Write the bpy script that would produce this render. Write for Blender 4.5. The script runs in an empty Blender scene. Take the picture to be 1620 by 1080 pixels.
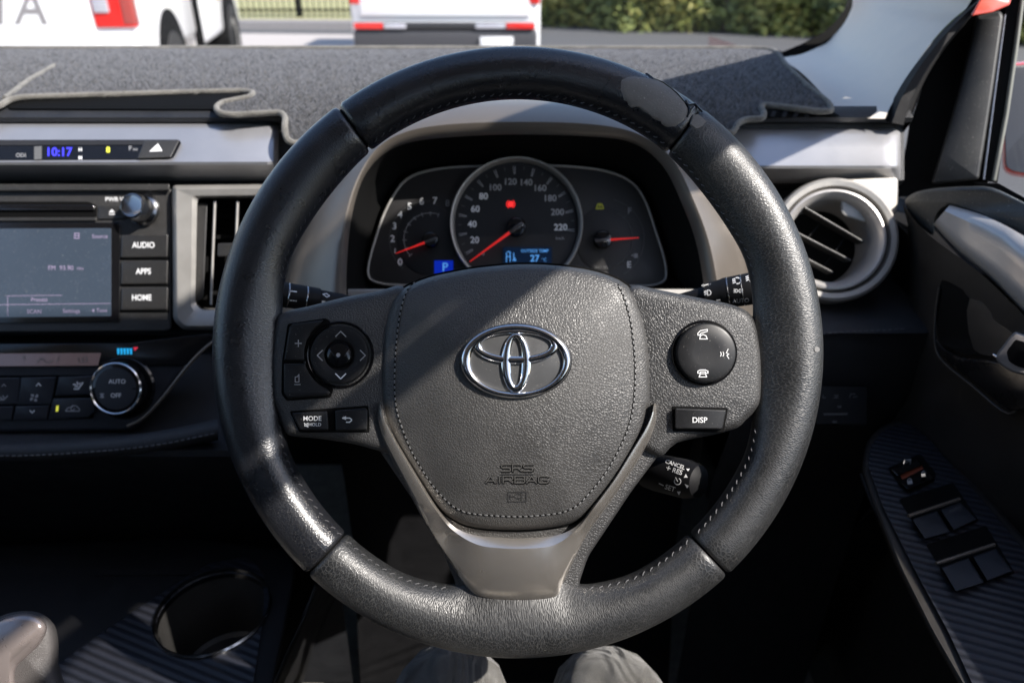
import bpy, bmesh, math, random
from mathutils import Vector, Matrix
from mathutils.bvhtree import BVHTree
from mathutils.geometry import tessellate_polygon
random.seed(7)
S = bpy.context.scene
COL = S.collection
F = 1170.0; D0 = 0.45
PITCH = math.radians(28)
CAM = Vector((0, 0, 1.30))
RX = Vector((1, 0, 0)); UP = Vector((0, math.sin(PITCH), math.cos(PITCH))); FW = Vector((0, math.cos(PITCH), -math.sin(PITCH)))
BK = -FW

# ------------------------------------------------------------------ places
def ray(px, py): return RX*((px-810)/F) + UP*((540-py)/F) + FW
def C(px, py, d): return CAM + ray(px, py)*d
def Wp(px, py, h): return C(px, py, D0-h)
def face(d): return lambda px, py, lift=0.0: C(px, py, d-lift)
def Hz(z):
    def f(px, py, lift=0.0):
        r = ray(px, py); return CAM + r*((z+lift)/r.z)
    return f
def Xp(x):
    def f(px, py, lift=0.0):
        r = ray(px, py); return CAM + r*((x-lift)/r.x)
    return f
def lin(pts):
    def f(v):
        if v <= pts[0][0]: return pts[0][1]
        for (a, b), (c, e) in zip(pts, pts[1:]):
            if v <= c: return b+(e-b)*(v-a)/(c-a)
        return pts[-1][1]
    return f

# ------------------------------------------------------------------ materials
def nmat(name):
    m = bpy.data.materials.new(name); m.use_nodes = True
    nt = m.node_tree; return m, nt, nt.nodes['Principled BSDF']
def setp(b, **k):
    for a, v in k.items():
        a = {'rough': 'Roughness', 'metal': 'Metallic', 'spec': 'Specular IOR Level', 'coat': 'Coat Weight', 'coatr': 'Coat Roughness', 'sheen': 'Sheen Weight'}.get(a, a)
        b.inputs[a].default_value = v
def mat(name, col, rough=.5, metal=0., spec=.5, coat=0., coatr=.1, sheen=0., grain=None, var=0., emit=None, es=1., dust=0., rv=.1, crease=0.):
    """grain=(kind, scale, strength, distance)"""
    m, nt, b = nmat(name)
    setp(b, rough=rough, metal=metal, spec=spec, coat=coat, coatr=coatr, sheen=sheen)
    c4 = tuple(col)+(1,)
    b.inputs['Base Color'].default_value = c4
    N = nt.nodes; L = nt.links
    tc = N.new('ShaderNodeTexCoord')
    if var or dust:
        n = N.new('ShaderNodeTexNoise'); n.inputs['Scale'].default_value = 35; n.inputs['Detail'].default_value = 6; n.inputs['Roughness'].default_value = .65
        L.new(tc.outputs['Object'], n.inputs['Vector'])
        r = N.new('ShaderNodeMapRange'); r.inputs['From Min'].default_value = .3; r.inputs['From Max'].default_value = .7
        r.inputs['To Min'].default_value = 1-var; r.inputs['To Max'].default_value = 1+var
        L.new(n.outputs['Fac'], r.inputs['Value'])
        mx = N.new('ShaderNodeVectorMath'); mx.operation = 'SCALE'; mx.inputs[0].default_value = col
        L.new(r.outputs[0], mx.inputs['Scale'])
        out = mx.outputs[0]
        if dust:
            n2 = N.new('ShaderNodeTexNoise'); n2.inputs['Scale'].default_value = 900; n2.inputs['Detail'].default_value = 2
            L.new(tc.outputs['Object'], n2.inputs['Vector'])
            r2 = N.new('ShaderNodeMapRange'); r2.inputs['From Min'].default_value = .68; r2.inputs['From Max'].default_value = .74; r2.inputs['To Max'].default_value = dust
            L.new(n2.outputs['Fac'], r2.inputs['Value'])
            mi = N.new('ShaderNodeMix'); mi.data_type = 'RGBA'; L.new(r2.outputs[0], mi.inputs[0]); L.new(out, mi.inputs[6]); mi.inputs[7].default_value = (.5, .47, .42, 1)
            out = mi.outputs[2]
        L.new(out, b.inputs['Base Color'])
        r3 = N.new('ShaderNodeMapRange'); r3.inputs['From Min'].default_value = .3; r3.inputs['From Max'].default_value = .7
        r3.inputs['To Min'].default_value = max(rough-rv, 0.02); r3.inputs['To Max'].default_value = min(rough+rv, 1)
        L.new(n.outputs['Fac'], r3.inputs['Value']); L.new(r3.outputs[0], b.inputs['Roughness'])
    if grain:
        kind, sc, st, dist = grain
        bp = N.new('ShaderNodeBump'); bp.inputs['Strength'].default_value = st; bp.inputs['Distance'].default_value = dist
        if kind == 'noise':
            t = N.new('ShaderNodeTexNoise'); t.inputs['Scale'].default_value = sc; t.inputs['Detail'].default_value = 3
            L.new(tc.outputs['Object'], t.inputs['Vector']); L.new(t.outputs['Fac'], bp.inputs['Height'])
        elif kind in ('cell', 'wrinkle'):
            wn = N.new('ShaderNodeTexNoise'); wn.inputs['Scale'].default_value = sc*.55; wn.inputs['Detail'].default_value = 3
            src = tc.outputs['Object']
            if kind == 'wrinkle':
                mp = N.new('ShaderNodeMapping'); mp.inputs['Scale'].default_value = (1, .42, 1); L.new(tc.outputs['UV'], mp.inputs['Vector']); src = mp.outputs[0]
            L.new(src, wn.inputs['Vector'])
            ad = N.new('ShaderNodeVectorMath'); ad.operation = 'MULTIPLY_ADD'
            L.new(wn.outputs['Color'], ad.inputs[0]); k = .9/sc; ad.inputs[1].default_value = (k, k, k); L.new(src, ad.inputs[2])
            t = N.new('ShaderNodeTexVoronoi'); t.feature = 'DISTANCE_TO_EDGE'; t.inputs['Scale'].default_value = sc
            L.new(ad.outputs[0], t.inputs['Vector'])
            rr = N.new('ShaderNodeMapRange'); rr.inputs['From Max'].default_value = .22; rr.interpolation_type = 'SMOOTHSTEP'
            L.new(t.outputs['Distance'], rr.inputs['Value'])
            n3 = N.new('ShaderNodeTexNoise'); n3.inputs['Scale'].default_value = sc*.12; n3.inputs['Detail'].default_value = 4
            L.new(src, n3.inputs['Vector'])
            a2 = N.new('ShaderNodeMath'); a2.operation = 'MULTIPLY_ADD'; a2.inputs[1].default_value = .5
            L.new(n3.outputs['Fac'], a2.inputs[0]); L.new(rr.outputs[0], a2.inputs[2])
            L.new(a2.outputs[0], bp.inputs['Height'])
            if crease:   # worn creases; the light they catch is painted in as paler lines
                cm = N.new('ShaderNodeMapRange'); cm.inputs['From Min'].default_value = .10; cm.inputs['From Max'].default_value = .0; cm.inputs['To Max'].default_value = crease
                L.new(t.outputs['Distance'], cm.inputs['Value'])
                old = b.inputs['Base Color'].links[0].from_socket
                cx = N.new('ShaderNodeMix'); cx.data_type = 'RGBA'; L.new(cm.outputs[0], cx.inputs[0]); L.new(old, cx.inputs[6]); cx.inputs[7].default_value = (.16, .16, .155, 1)
                L.new(cx.outputs[2], b.inputs['Base Color'])
        elif kind == 'twill':
            mp = N.new('ShaderNodeMapping'); mp.inputs['Rotation'].default_value = (0, 0, math.radians(22)); L.new(tc.outputs['Object'], mp.inputs['Vector'])
            t = N.new('ShaderNodeTexWave'); t.bands_direction = 'Y'; t.wave_profile = 'SIN'; t.inputs['Scale'].default_value = sc; t.inputs['Distortion'].default_value = .6; t.inputs['Detail'].default_value = 2; t.inputs['Detail Scale'].default_value = 4
            L.new(mp.outputs[0], t.inputs['Vector']); L.new(t.outputs['Fac'], bp.inputs['Height'])
            # woven ribs are a slightly lighter yarn
            mi = N.new('ShaderNodeMix'); mi.data_type = 'RGBA'; L.new(t.outputs['Fac'], mi.inputs[0]); mi.inputs[6].default_value = c4; mi.inputs[7].default_value = tuple(3.2*c for c in col)+(1,)
            L.new(mi.outputs[2], b.inputs['Base Color'])
        L.new(bp.outputs[0], b.inputs['Normal'])
    if emit:
        b.inputs['Emission Color'].default_value = tuple(emit)+(1,); b.inputs['Emission Strength'].default_value = es
    return m
def carpet(name, c1, c2, sc=700, fold=False):
    m, nt, b = nmat(name); setp(b, rough=.95, spec=.15, sheen=.3)
    N = nt.nodes; L = nt.links; tc = N.new('ShaderNodeTexCoord')
    n = N.new('ShaderNodeTexNoise'); n.inputs['Scale'].default_value = sc; n.inputs['Detail'].default_value = 3; n.inputs['Roughness'].default_value = .7
    L.new(tc.outputs['Object'], n.inputs['Vector'])
    n2 = N.new('ShaderNodeTexNoise'); n2.inputs['Scale'].default_value = 60; n2.inputs['Detail'].default_value = 5; L.new(tc.outputs['Object'], n2.inputs['Vector'])
    a = N.new('ShaderNodeMath'); a.operation = 'MULTIPLY_ADD'; a.inputs[1].default_value = .5; L.new(n2.outputs['Fac'], a.inputs[0]); L.new(n.outputs['Fac'], a.inputs[2])
    r = N.new('ShaderNodeMapRange'); r.inputs['From Min'].default_value = .6; r.inputs['From Max'].default_value = .92; L.new(a.outputs[0], r.inputs['Value'])
    mi = N.new('ShaderNodeMix'); mi.data_type = 'RGBA'; L.new(r.outputs[0], mi.inputs[0]); mi.inputs[6].default_value = tuple(c1)+(1,); mi.inputs[7].default_value = tuple(c2)+(1,)
    L.new(mi.outputs[2], b.inputs['Base Color'])
    bp = N.new('ShaderNodeBump'); bp.inputs['Strength'].default_value = 1; bp.inputs['Distance'].default_value = .002; L.new(n.outputs['Fac'], bp.inputs['Height']); L.new(bp.outputs[0], b.inputs['Normal'])
    if fold:
        bp.inputs['Distance'].default_value = .0006
        n4 = N.new('ShaderNodeTexNoise'); n4.inputs['Scale'].default_value = 14; n4.inputs['Detail'].default_value = 2; n4.inputs['Distortion'].default_value = 1.2
        mp = N.new('ShaderNodeMapping'); mp.inputs['Scale'].default_value = (2.2, .7, 1); L.new(tc.outputs['Object'], mp.inputs['Vector']); L.new(mp.outputs[0], n4.inputs['Vector'])
        b2 = N.new('ShaderNodeBump'); b2.inputs['Strength'].default_value = .8; b2.inputs['Distance'].default_value = .03; L.new(n4.outputs['Fac'], b2.inputs['Height']); L.new(b2.outputs[0], bp.inputs['Normal'])
    return m
def glassmat(name, tint, refl):
    m = bpy.data.materials.new(name); m.use_nodes = True; nt = m.node_tree; nt.nodes.clear(); N = nt.nodes; L = nt.links
    o = N.new('ShaderNodeOutputMaterial'); t = N.new('ShaderNodeBsdfTransparent'); t.inputs[0].default_value = tuple(tint)+(1,)
    g = N.new('ShaderNodeBsdfGlossy'); g.inputs['Roughness'].default_value = .02; g.inputs['Color'].default_value = (.9, .95, .95, 1)
    x = N.new('ShaderNodeMixShader'); x.inputs[0].default_value = refl
    L.new(t.outputs[0], x.inputs[1]); L.new(g.outputs[0], x.inputs[2]); L.new(x.outputs[0], o.inputs[0]); return m

M = {}
M['rim'] = mat('rim leather', (.009, .0098, .013), .30, spec=.85, grain=('wrinkle', 980, .24, .00025), var=.3, dust=.12, crease=.12, rv=.06)
M['rimtop'] = mat('smooth rim leather', (.012, .0125, .015), .27, spec=.8, grain=('wrinkle', 1000, .22, .0003), var=.2, dust=.06, rv=.06)
M['rimlow'] = mat('creased rim leather', (.010, .0105, .0115), .40, spec=.9, grain=('wrinkle', 980, .32, .00022), var=.3, dust=.14, crease=.30, rv=.07)
M['bag'] = mat('airbag leather', (.046, .0445, .043), .48, spec=.8, grain=('cell', 620, .40, .0004), var=.12, dust=.12)
M['spoke'] = mat('spoke grain', (.036, .0355, .0355), .48, spec=.75, grain=('cell', 640, .4, .0005), var=.15, dust=.15)
M['worn'] = mat('bare foam', (.14, .132, .125), .62, grain=('noise', 900, .25, .0006), var=.2, dust=.5)
M['thread'] = mat('thread', (.17, .17, .17), .8)
M['threaddark'] = mat('grey thread', (.085, .085, .09), .8)
M['button'] = mat('button plastic', (.009, .009, .010), .46, dust=.2, var=.05)
M['stalk'] = mat('stalk plastic', (.006, .006, .007), .6, spec=.25)
M['gloss'] = mat('gloss black', (.006, .006, .007), .12, spec=.5, var=.02, rv=.04, dust=.05)
M['groove'] = mat('gap black', (.003, .003, .003), .8, spec=.1)
M['bronze'] = mat('satin bronze trim', (.66, .61, .55), .25, metal=.88, var=.05, dust=.5, rv=.03)
M['silver'] = mat('satin silver trim', (.46, .46, .48), .36, metal=.7, var=.03, dust=.12, rv=.02)
M['doorsilver'] = mat('door satin', (.52, .50, .48), .34, metal=.35, var=.03, dust=.1, rv=.02)
M['silverwarm'] = mat('warm grey trim', (.36, .345, .32), .42, metal=.5, var=.05, dust=.2, grain=('noise', 1500, .15, .0003))
M['hood'] = mat('hood trim', (.19, .165, .14), .32, metal=.5, var=.04, dust=.1, rv=.03)
M['pad'] = mat('dash pad', (.017, .018, .021), .5, grain=('cell', 700, .4, .0004), var=.1, dust=.15)
M['lower'] = mat('lower dash', (.007, .007, .008), .6, spec=.3, var=.1, grain=('noise', 700, .2, .0004))
M['charcoal'] = mat('audio charcoal', (.030, .029, .028), .42, var=.08, dust=.25)
M['charcoal2'] = mat('key charcoal', (.024, .023, .022), .36, var=.06, dust=.15)
M['climate'] = mat('climate black', (.014, .016, .022), .40, var=.08, dust=.1)
M['chrome'] = mat('chrome', (.72, .72, .73), .13, metal=1.)
M['darkchrome'] = mat('dark chrome', (.35, .35, .36), .18, metal=1.)
M['white'] = mat('white print', (.75, .75, .75), .6)
M['grey'] = mat('grey print', (.32, .32, .33), .6)
M['dim'] = mat('dim print', (.10, .10, .10), .6)
M['bagtext'] = mat('raised lettering', (.075, .073, .07), .4)
M['emboss'] = mat('embossed print', (.028, .028, .028), .5)
M['red'] = mat('needle red', (.7, .02, .02), .4, emit=(1, .03, .02), es=.14)
M['redlit'] = mat('warning lamp', (.5, .01, .01), .4, emit=(1, .03, .03), es=.5)
M['amber'] = mat('amber lamp', (.10, .11, .02), .4, emit=(.5, .55, .05), es=.07)
M['yellow'] = mat('yellow lamp', (.6, .6, .05), .4, emit=(.9, .9, .1), es=.25)
M['led'] = mat('blue digits', (.03, .03, .5), .4, emit=(.06, .05, 1), es=.5)
M['lcd'] = mat('blue lcd ink', (.05, .2, .5), .4, emit=(.12, .4, .9), es=.28)
M['lcdback'] = mat('lcd back', (.004, .008, .02), .3, emit=(.0, .01, .035), es=.25)
M['pblue'] = mat('gear lamp', (.0, .01, .15), .4, emit=(.0, .015, .35), es=.4)
M['cyan'] = mat('cyan bars', (.02, .4, .7), .4, emit=(.02, .45, .9), es=.3)
M['dial'] = mat('dial face', (.018, .017, .017), .45, var=.05)
M['dialdark'] = mat('dial dark', (.007, .008, .010), .4)
M['lilac'] = mat('screen print', (.25, .2, .3), .5, emit=(.4, .35, .5), es=.10)
M['screen'] = mat('screen glass', (.02, .026, .036), .22, spec=.6, var=.03, dust=.3, emit=(.10, .14, .20), es=.18)
M['amberlcd'] = mat('climate lcd', (.085, .06, .065), .2, spec=.7, emit=(.4, .28, .3), es=.05)
M['mat'] = carpet('dash mat pile', (.055, .057, .066), (.092, .094, .105), 2000)
M['bind'] = carpet('binding yarn', (.10, .094, .082), (.25, .235, .205), 1100)
M['pillar'] = mat('pillar plastic', (.84, .75, .64), .6, var=.03, grain=('noise', 900, .15, .0004))
M['seal'] = mat('rubber seal', (.012, .012, .013), .75, spec=.15, var=.1, dust=.1)
M['rubber'] = mat('black rubber', (.006, .006, .006), .8, spec=.1)
M['doorsill'] = mat('door sill', (.032, .034, .033), .5, var=.15, dust=.7, grain=('noise', 600, .3, .0006))
M['door'] = mat('door card', (.028, .025, .022), .5, var=.1, dust=.05, grain=('noise', 600, .25, .0005))
M['doorblack'] = mat('door black', (.008, .008, .009), .3, var=.05, dust=.1)
M['twill'] = mat('twill insert', (.006, .0065, .009), .45, grain=('twill', 42, .5, .0009))
M['switch'] = mat('switch key', (.016, .018, .024), .45, var=.1)
M['redpaint'] = mat('red paint', (.42, .035, .012), .22, coat=.8, coatr=.05)
M['whitepaint'] = mat('white paint', (.80, .80, .80), .3, coat=.5, coatr=.08)
M['roof'] = mat('roof lining', (.55, .53, .50), .9)
M['cloth'] = carpet('trouser cloth', (.06, .058, .053), (.13, .125, .113), 1300, fold=True)
M['seatcloth'] = mat('seat cloth', (.03, .03, .032), .8)
M['floor'] = carpet('floor carpet', (.22, .21, .19), (.42, .40, .36), 700)
M['knob'] = mat('knob satin', (.36, .31, .30), .30, metal=.6, var=.04)
M['knobleather'] = mat('knob leather', (.075, .07, .07), .5, grain=('cell', 900, .4, .0004))
M['tyre'] = mat('tyre', (.02, .02, .02), .8)
M['taillamp'] = mat('tail lamp', (.65, .02, .015), .15, coat=.6)
M['lampclear'] = mat('clear lamp', (.55, .55, .6), .15, metal=.3, coat=.6)
M['bumper'] = mat('bumper plastic', (.045, .045, .05), .6)
M['wsglass'] = glassmat('windscreen glass', (.93, .935, .95), .02)
M['sideglass'] = glassmat('side glass', (.91, .91, .915), .03)
M['darkglass'] = mat('dark glass', (.01, .012, .014), .05, spec=.8)
M['mirror'] = mat('mirror glass', (.02, .022, .026), .12)  # dark colour stands in for the reflection of the dark car side
M['leaf'] = mat('leaf', (.20, .23, .06), .6, var=.0)
M['leaf2'] = mat('pale leaf', (.36, .34, .09), .6)
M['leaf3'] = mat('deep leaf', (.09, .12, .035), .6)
M['asphalt'] = mat('asphalt', (.075, .077, .082), .9, var=.2, grain=('noise', 60, .5, .01))
M['concrete'] = mat('concrete', (.40, .37, .35), .9, var=.12, grain=('noise', 40, .4, .01))
M['kerb'] = mat('kerb concrete', (.22, .21, .21), .9, var=.15)
M['verge'] = carpet('dry verge', (.26, .22, .06), (.34, .34, .10), 9)

# ------------------------------------------------------------------ objects
ORG = {}; GEO = {}
def root(name, label, cat, at, group=None):
    o = bpy.data.objects.new(name, None); COL.objects.link(o); o.empty_display_size = .05
    o.location = at; o['label'] = label; o['category'] = cat
    if group: o['group'] = group
    ORG[o] = Vector(at); return o
def mesh(name, V, Fc, m, parent=None, sharp=40, uv=None, label=None, kind=None, mats=None, mi=None):
    V = [Vector(v) for v in V]
    c = sum(V, Vector())/max(len(V), 1)
    me = bpy.data.meshes.new(name); me.from_pydata([v-c for v in V], [], Fc)
    me.materials.append(m)
    for x in mats or []: me.materials.append(x)
    if mi: me.polygons.foreach_set('material_index', mi)
    if uv:
        l = me.uv_layers.new(name='UVMap')
        for p in me.polygons:
            us = [uv[me.loops[k].vertex_index] for k in p.loop_indices]
            for k, u in zip(p.loop_indices, us): l.data[k].uv = u
    me.validate(); me.update()
    me.shade_smooth(); me.set_sharp_from_angle(angle=math.radians(sharp))
    o = bpy.data.objects.new(name, me); COL.objects.link(o)
    o.location = c - (ORG[parent] if parent else Vector())
    if parent: o.parent = parent
    ORG[o] = c; GEO[o] = (V, Fc)
    if label: o['label'] = label
    if kind: o['kind'] = kind
    return o
def fixn(V, Fc):
    bm = bmesh.new(); vs = [bm.verts.new(v) for v in V]
    for f in Fc:
        try: bm.faces.new([vs[i] for i in f])
        except ValueError: pass
    bmesh.ops.recalc_face_normals(bm, faces=bm.faces)
    bm.verts.index_update()
    out = [[v.index for v in f.verts] for f in bm.faces]; bm.free(); return out
def drop(o, lift=.0003):
    bv = BVHTree.FromPolygons(*GEO[o]); last = [None]
    def f(px, py, l=0.0):
        r = ray(px, py).normalized(); h = bv.ray_cast(CAM, r)
        if h[0] is None:
            t = last[0] or .5
            return CAM+r*t
        t = (h[0]-CAM).length - lift - l; last[0] = t
        return CAM + r*t
    return f
def cr(P, n=6, closed=True):
    out = []; N = len(P)
    for i in range(N if closed else N-1):
        g = lambda k: P[(i+k) % N] if closed else P[min(max(i+k, 0), N-1)]
        a, b, c, d = g(-1), g(0), g(1), g(2)
        for k in range(n):
            t = k/n
            out.append(tuple(.5*((2*b[j])+(c[j]-a[j])*t+(2*a[j]-5*b[j]+4*c[j]-d[j])*t*t+(3*b[j]-a[j]-3*c[j]+d[j])*t**3) for j in range(len(b))))
    if not closed: out.append(tuple(P[-1]))
    return out
def rnd(P, r=4, n=4):
    """round the corners of a polygon by r px"""
    out = []; N = len(P)
    for i in range(N):
        p = Vector(P[i]); a = Vector(P[i-1])-p; b = Vector(P[(i+1) % N])-p
        rr = min(r, a.length*.45, b.length*.45); a = p+a.normalized()*rr; b = p+b.normalized()*rr
        for k in range(n+1):
            t = k/n; out.append(tuple(a.lerp(p, t).lerp(p.lerp(b, t), t)))
    return out
def inset(P, d):
    N = len(P); ar = sum(P[i][0]*P[(i+1) % N][1]-P[(i+1) % N][0]*P[i][1] for i in range(N))
    sgn = 1 if ar > 0 else -1; out = []
    for i in range(N):
        a = Vector(P[i-1]); p = Vector(P[i]); b = Vector(P[(i+1) % N])
        e1 = (p-a); e2 = (b-p)
        if e1.length < 1e-6: e1 = e2
        if e2.length < 1e-6: e2 = e1
        e1.normalize(); e2.normalize(); n = Vector((-(e1.y+e2.y), e1.x+e2.x))
        if n.length < 1e-4: n = Vector((-e1.y, e1.x))
        n.normalize(); k = 1/max(.5, n.dot(Vector((-e1.y, e1.x))))
        out.append(tuple(p+n*d*sgn*k))
    return out
def plate(name, P, mp, lo, hi, bev, m, parent=None, bl=None, dome=0, nd=10, sharp=40, label=None, prof=None, edge=True, hole=None):
    """outline P (px) raised from lift lo to hi over surface mp, edge rounded by bev px / bl metres; dome = extra lift in the middle"""
    bl = bl if bl is not None else min(hi-lo, bev*4e-4)
    rings = []
    if edge: rings.append((P, lo))
    rings.append((P, hi-bl))
    if bev:
        for k in (1, 2, 3):
            a = k/3*math.pi/2; rings.append((inset(P, bev*(1-math.cos(a))), hi-bl+bl*math.sin(a)))
    V = []; Fc = []; n = len(P)
    for R, l in rings: V += [mp(x, y, l) for x, y in R]
    last = rings[-1][0]; lt = rings[-1][1]
    if dome or prof:
        cx = sum(p[0] for p in last)/n; cy = sum(p[1] for p in last)/n
        for k in range(1, nd):
            t = k/nd
            l = lt + (prof(t) if prof else dome*(1-(1-t)**2))
            V += [mp(x+(cx-x)*t, y+(cy-y)*t, l) for x, y in last]; rings.append(None)
        V.append(mp(cx, cy, lt+(prof(1) if prof else dome)))
    for r in range(len(rings)-1):
        for i in range(n):
            j = (i+1) % n; Fc.append((r*n+i, r*n+j, (r+1)*n+j, (r+1)*n+i))
    b = (len(rings)-1)*n
    if dome or prof:
        for i in range(n): Fc.append((b+i, b+(i+1) % n, len(V)-1))
    else:
        loops = [[Vector((x, y, 0)) for x, y in last]]
        if hole:
            loops.append([Vector((x, y, 0)) for x, y in hole]); V += [mp(x, y, lt) for x, y in hole]
        for t in tessellate_polygon(loops): Fc.append(tuple(b+i for i in t))
    return mesh(name, V, fixn(V, Fc), m, parent, sharp, label=label)
def circ(cx, cy, r, n=40, ry=None, a0=0, a1=2*math.pi):
    ry = ry or r; full = abs(a1-a0-2*math.pi) < 1e-6
    k = n if full else n-1
    return [(cx+r*math.cos(a0+(a1-a0)*i/k), cy+ry*math.sin(a0+(a1-a0)*i/k)) for i in range(n)]
def bisected(P, mp, step=10, ystep=None):
    """a px polygon cut into a fine net and mapped to 3-D"""
    bm = bmesh.new(); vs = [bm.verts.new((x, y, 0)) for x, y in P]
    for t in tessellate_polygon([[Vector((x, y, 0)) for x, y in P]]):
        try: bm.faces.new([vs[i] for i in t])
        except ValueError: pass
    xs = [p[0] for p in P]; ys = [p[1] for p in P]; ystep = ystep or step
    for a, b, st, no in ((min(xs), max(xs), step, (1, 0, 0)), (min(ys), max(ys), ystep, (0, 1, 0))):
        v = a+st
        while v < b:
            bmesh.ops.bisect_plane(bm, geom=bm.verts[:]+bm.edges[:]+bm.faces[:], plane_co=(v, 0, 0) if no[0] else (0, v, 0), plane_no=no); v += st
    bmesh.ops.remove_doubles(bm, verts=bm.verts, dist=1e-3)
    bm.verts.index_update()
    V = [mp(v.co.x, v.co.y) for v in bm.verts]; Fc = [tuple(v.index for v in f.verts) for f in bm.faces]
    bm.free(); return V, Fc
def tube(name, pts, r, m, parent=None, seg=8, closed=False, caps=True, label=None, rf=None):
    pts = [Vector(p) for p in pts]; n = len(pts); V = []; Fc = []
    up = None
    for i, p in enumerate(pts):
        a = pts[i-1] if (i or closed) else p; b = pts[(i+1) % n] if (i < n-1 or closed) else p
        t = (b-a).normalized()
        if up is None: up = t.orthogonal().normalized()
        up = (up-t*up.dot(t)).normalized(); w = t.cross(up); rr = rf(i/(n-1)) if rf else r
        for k in range(seg):
            an = 2*math.pi*k/seg; V.append(p+(up*math.cos(an)+w*math.sin(an))*rr)
    for i in range(n if closed else n-1):
        j = (i+1) % n
        for k in range(seg):
            l = (k+1) % seg; Fc.append((i*seg+k, i*seg+l, j*seg+l, j*seg+k))
    if caps and not closed: Fc += [tuple(range(seg)), tuple((n-1)*seg+k for k in reversed(range(seg)))]
    return mesh(name, V, fixn(V, Fc), m, parent, 60, label=label)
def lathe(name, c, ax, prof, m, parent=None, seg=56, sharp=35, label=None, cap=True, knurl=0):
    """prof = [(radius, height along ax)]"""
    ax = ax.normalized(); u = ax.orthogonal().normalized(); w = ax.cross(u); V = []; Fc = []
    for q, (r, h) in enumerate(prof):
        for k in range(seg):
            a = 2*math.pi*k/seg; rr = r-(knurl if (k % 2 and 0 < q < len(prof)-2) else 0)
            V.append(c+ax*h+(u*math.cos(a)+w*math.sin(a))*rr)
    n = len(prof)
    for i in range(n-1):
        for k in range(seg):
            l = (k+1) % seg; Fc.append((i*seg+k, i*seg+l, (i+1)*seg+l, (i+1)*seg+k))
    if cap: Fc.append(tuple((n-1)*seg+k for k in range(seg)))
    return mesh(name, V, fixn(V, Fc), m, parent, sharp, label=label)
def loft(name, rows, m, parent=None, closed=False, sharp=40, uv=None, label=None, mats=None, mi=None):
    n = len(rows[0]); V = [v for r in rows for v in r]; Fc = []
    for i in range(len(rows)-1):
        for k in range(n if closed else n-1):
            l = (k+1) % n; Fc.append((i*n+k, i*n+l, (i+1)*n+l, (i+1)*n+k))
    return mesh(name, V, fixn(V, Fc) if not mi else Fc, m, parent, sharp, uv=uv, label=label, mats=mats, mi=mi)
def box(name, lo, hi, m, parent=None, bev=0, R=None, label=None, mod=None):
    bm = bmesh.new(); bmesh.ops.create_cube(bm, size=1)
    for v in bm.verts: v.co = Vector(((lo[0]+hi[0])/2+v.co.x*(hi[0]-lo[0]), (lo[1]+hi[1])/2+v.co.y*(hi[1]-lo[1]), (lo[2]+hi[2])/2+v.co.z*(hi[2]-lo[2])))
    if mod: mod(bm)
    if bev: bmesh.ops.bevel(bm, geom=bm.edges[:], offset=bev, segments=3, affect='EDGES', profile=.5)
    bm.verts.index_update()
    V = [(R @ v.co if R else v.co.copy()) for v in bm.verts]; Fc = [tuple(v.index for v in f.verts) for f in bm.faces]; bm.free()
    return mesh(name, V, Fc, m, parent, 30, label=label)
def text(body, x, y, size, mp, m, parent, rot=0, name='lettering', bold=0., ext=0, al='CENTER', sx=1., shear=0., lift=0):
    cu = bpy.data.curves.new('t', 'FONT'); cu.body = body; cu.size = 1; cu.align_x = al; cu.align_y = 'CENTER'; cu.offset = bold; cu.resolution_u = 3
    if ext: cu.extrude = .5
    ob = bpy.data.objects.new('t', cu); COL.objects.link(ob)
    me = bpy.data.meshes.new_from_object(ob)
    c, s = math.cos(math.radians(rot)), math.sin(math.radians(rot)); V = []
    for v in me.vertices:
        a = (v.co.x+shear*v.co.y)*size*1.12*sx; b = v.co.y*size*1.12
        px = x+a*c+b*s; py = y+a*s-b*c
        V.append(mp(px, py, lift+(ext if v.co.z > 0 else 0)))
    Fc = [tuple(p.vertices) for p in me.polygons]
    bpy.data.objects.remove(ob); bpy.data.meshes.remove(me); bpy.data.curves.remove(cu)
    return mesh(name, V, Fc, m, parent, 30)
def ribbons(name, lines, x, y, sc, w, mp, m, parent, rot=0, lift=0):
    """flat printed strokes; polylines in icon units, y down; w in px; a line starting with 'f' is a filled polygon"""
    c, s = math.cos(math.radians(rot)), math.sin(math.radians(rot)); V = []; Fc = []
    T = lambda p: Vector((x+(p[0]*c-p[1]*s)*sc, y+(p[0]*s+p[1]*c)*sc))
    for ln in lines:
        if ln[0] == 'f':
            q = [T(p) for p in ln[1:]]; b = len(V); V += [mp(p.x, p.y, lift) for p in q]; Fc.append(tuple(range(b, b+len(q)))); continue
        q = [T(p) for p in ln]
        for a, b_ in zip(q, q[1:]):
            d = (b_-a)
            if d.length < 1e-6: continue
            d.normalize(); n = Vector((-d.y, d.x))*w/2; e = d*w*.35; b = len(V)
            V += [mp(p.x, p.y, lift) for p in (a-e-n, a-e+n, b_+e+n, b_+e-n)]; Fc.append((b, b+1, b+2, b+3))
    return mesh(name, V, Fc, m, parent, 30)
def arcl(cx, cy, r, a0, a1, n=10, ry=None):
    return circ(cx, cy, r, n, ry, math.radians(a0), math.radians(a1)) if abs(a1-a0) < 360 else circ(cx, cy, r, n, ry)+[(cx+r, cy)]
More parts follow.
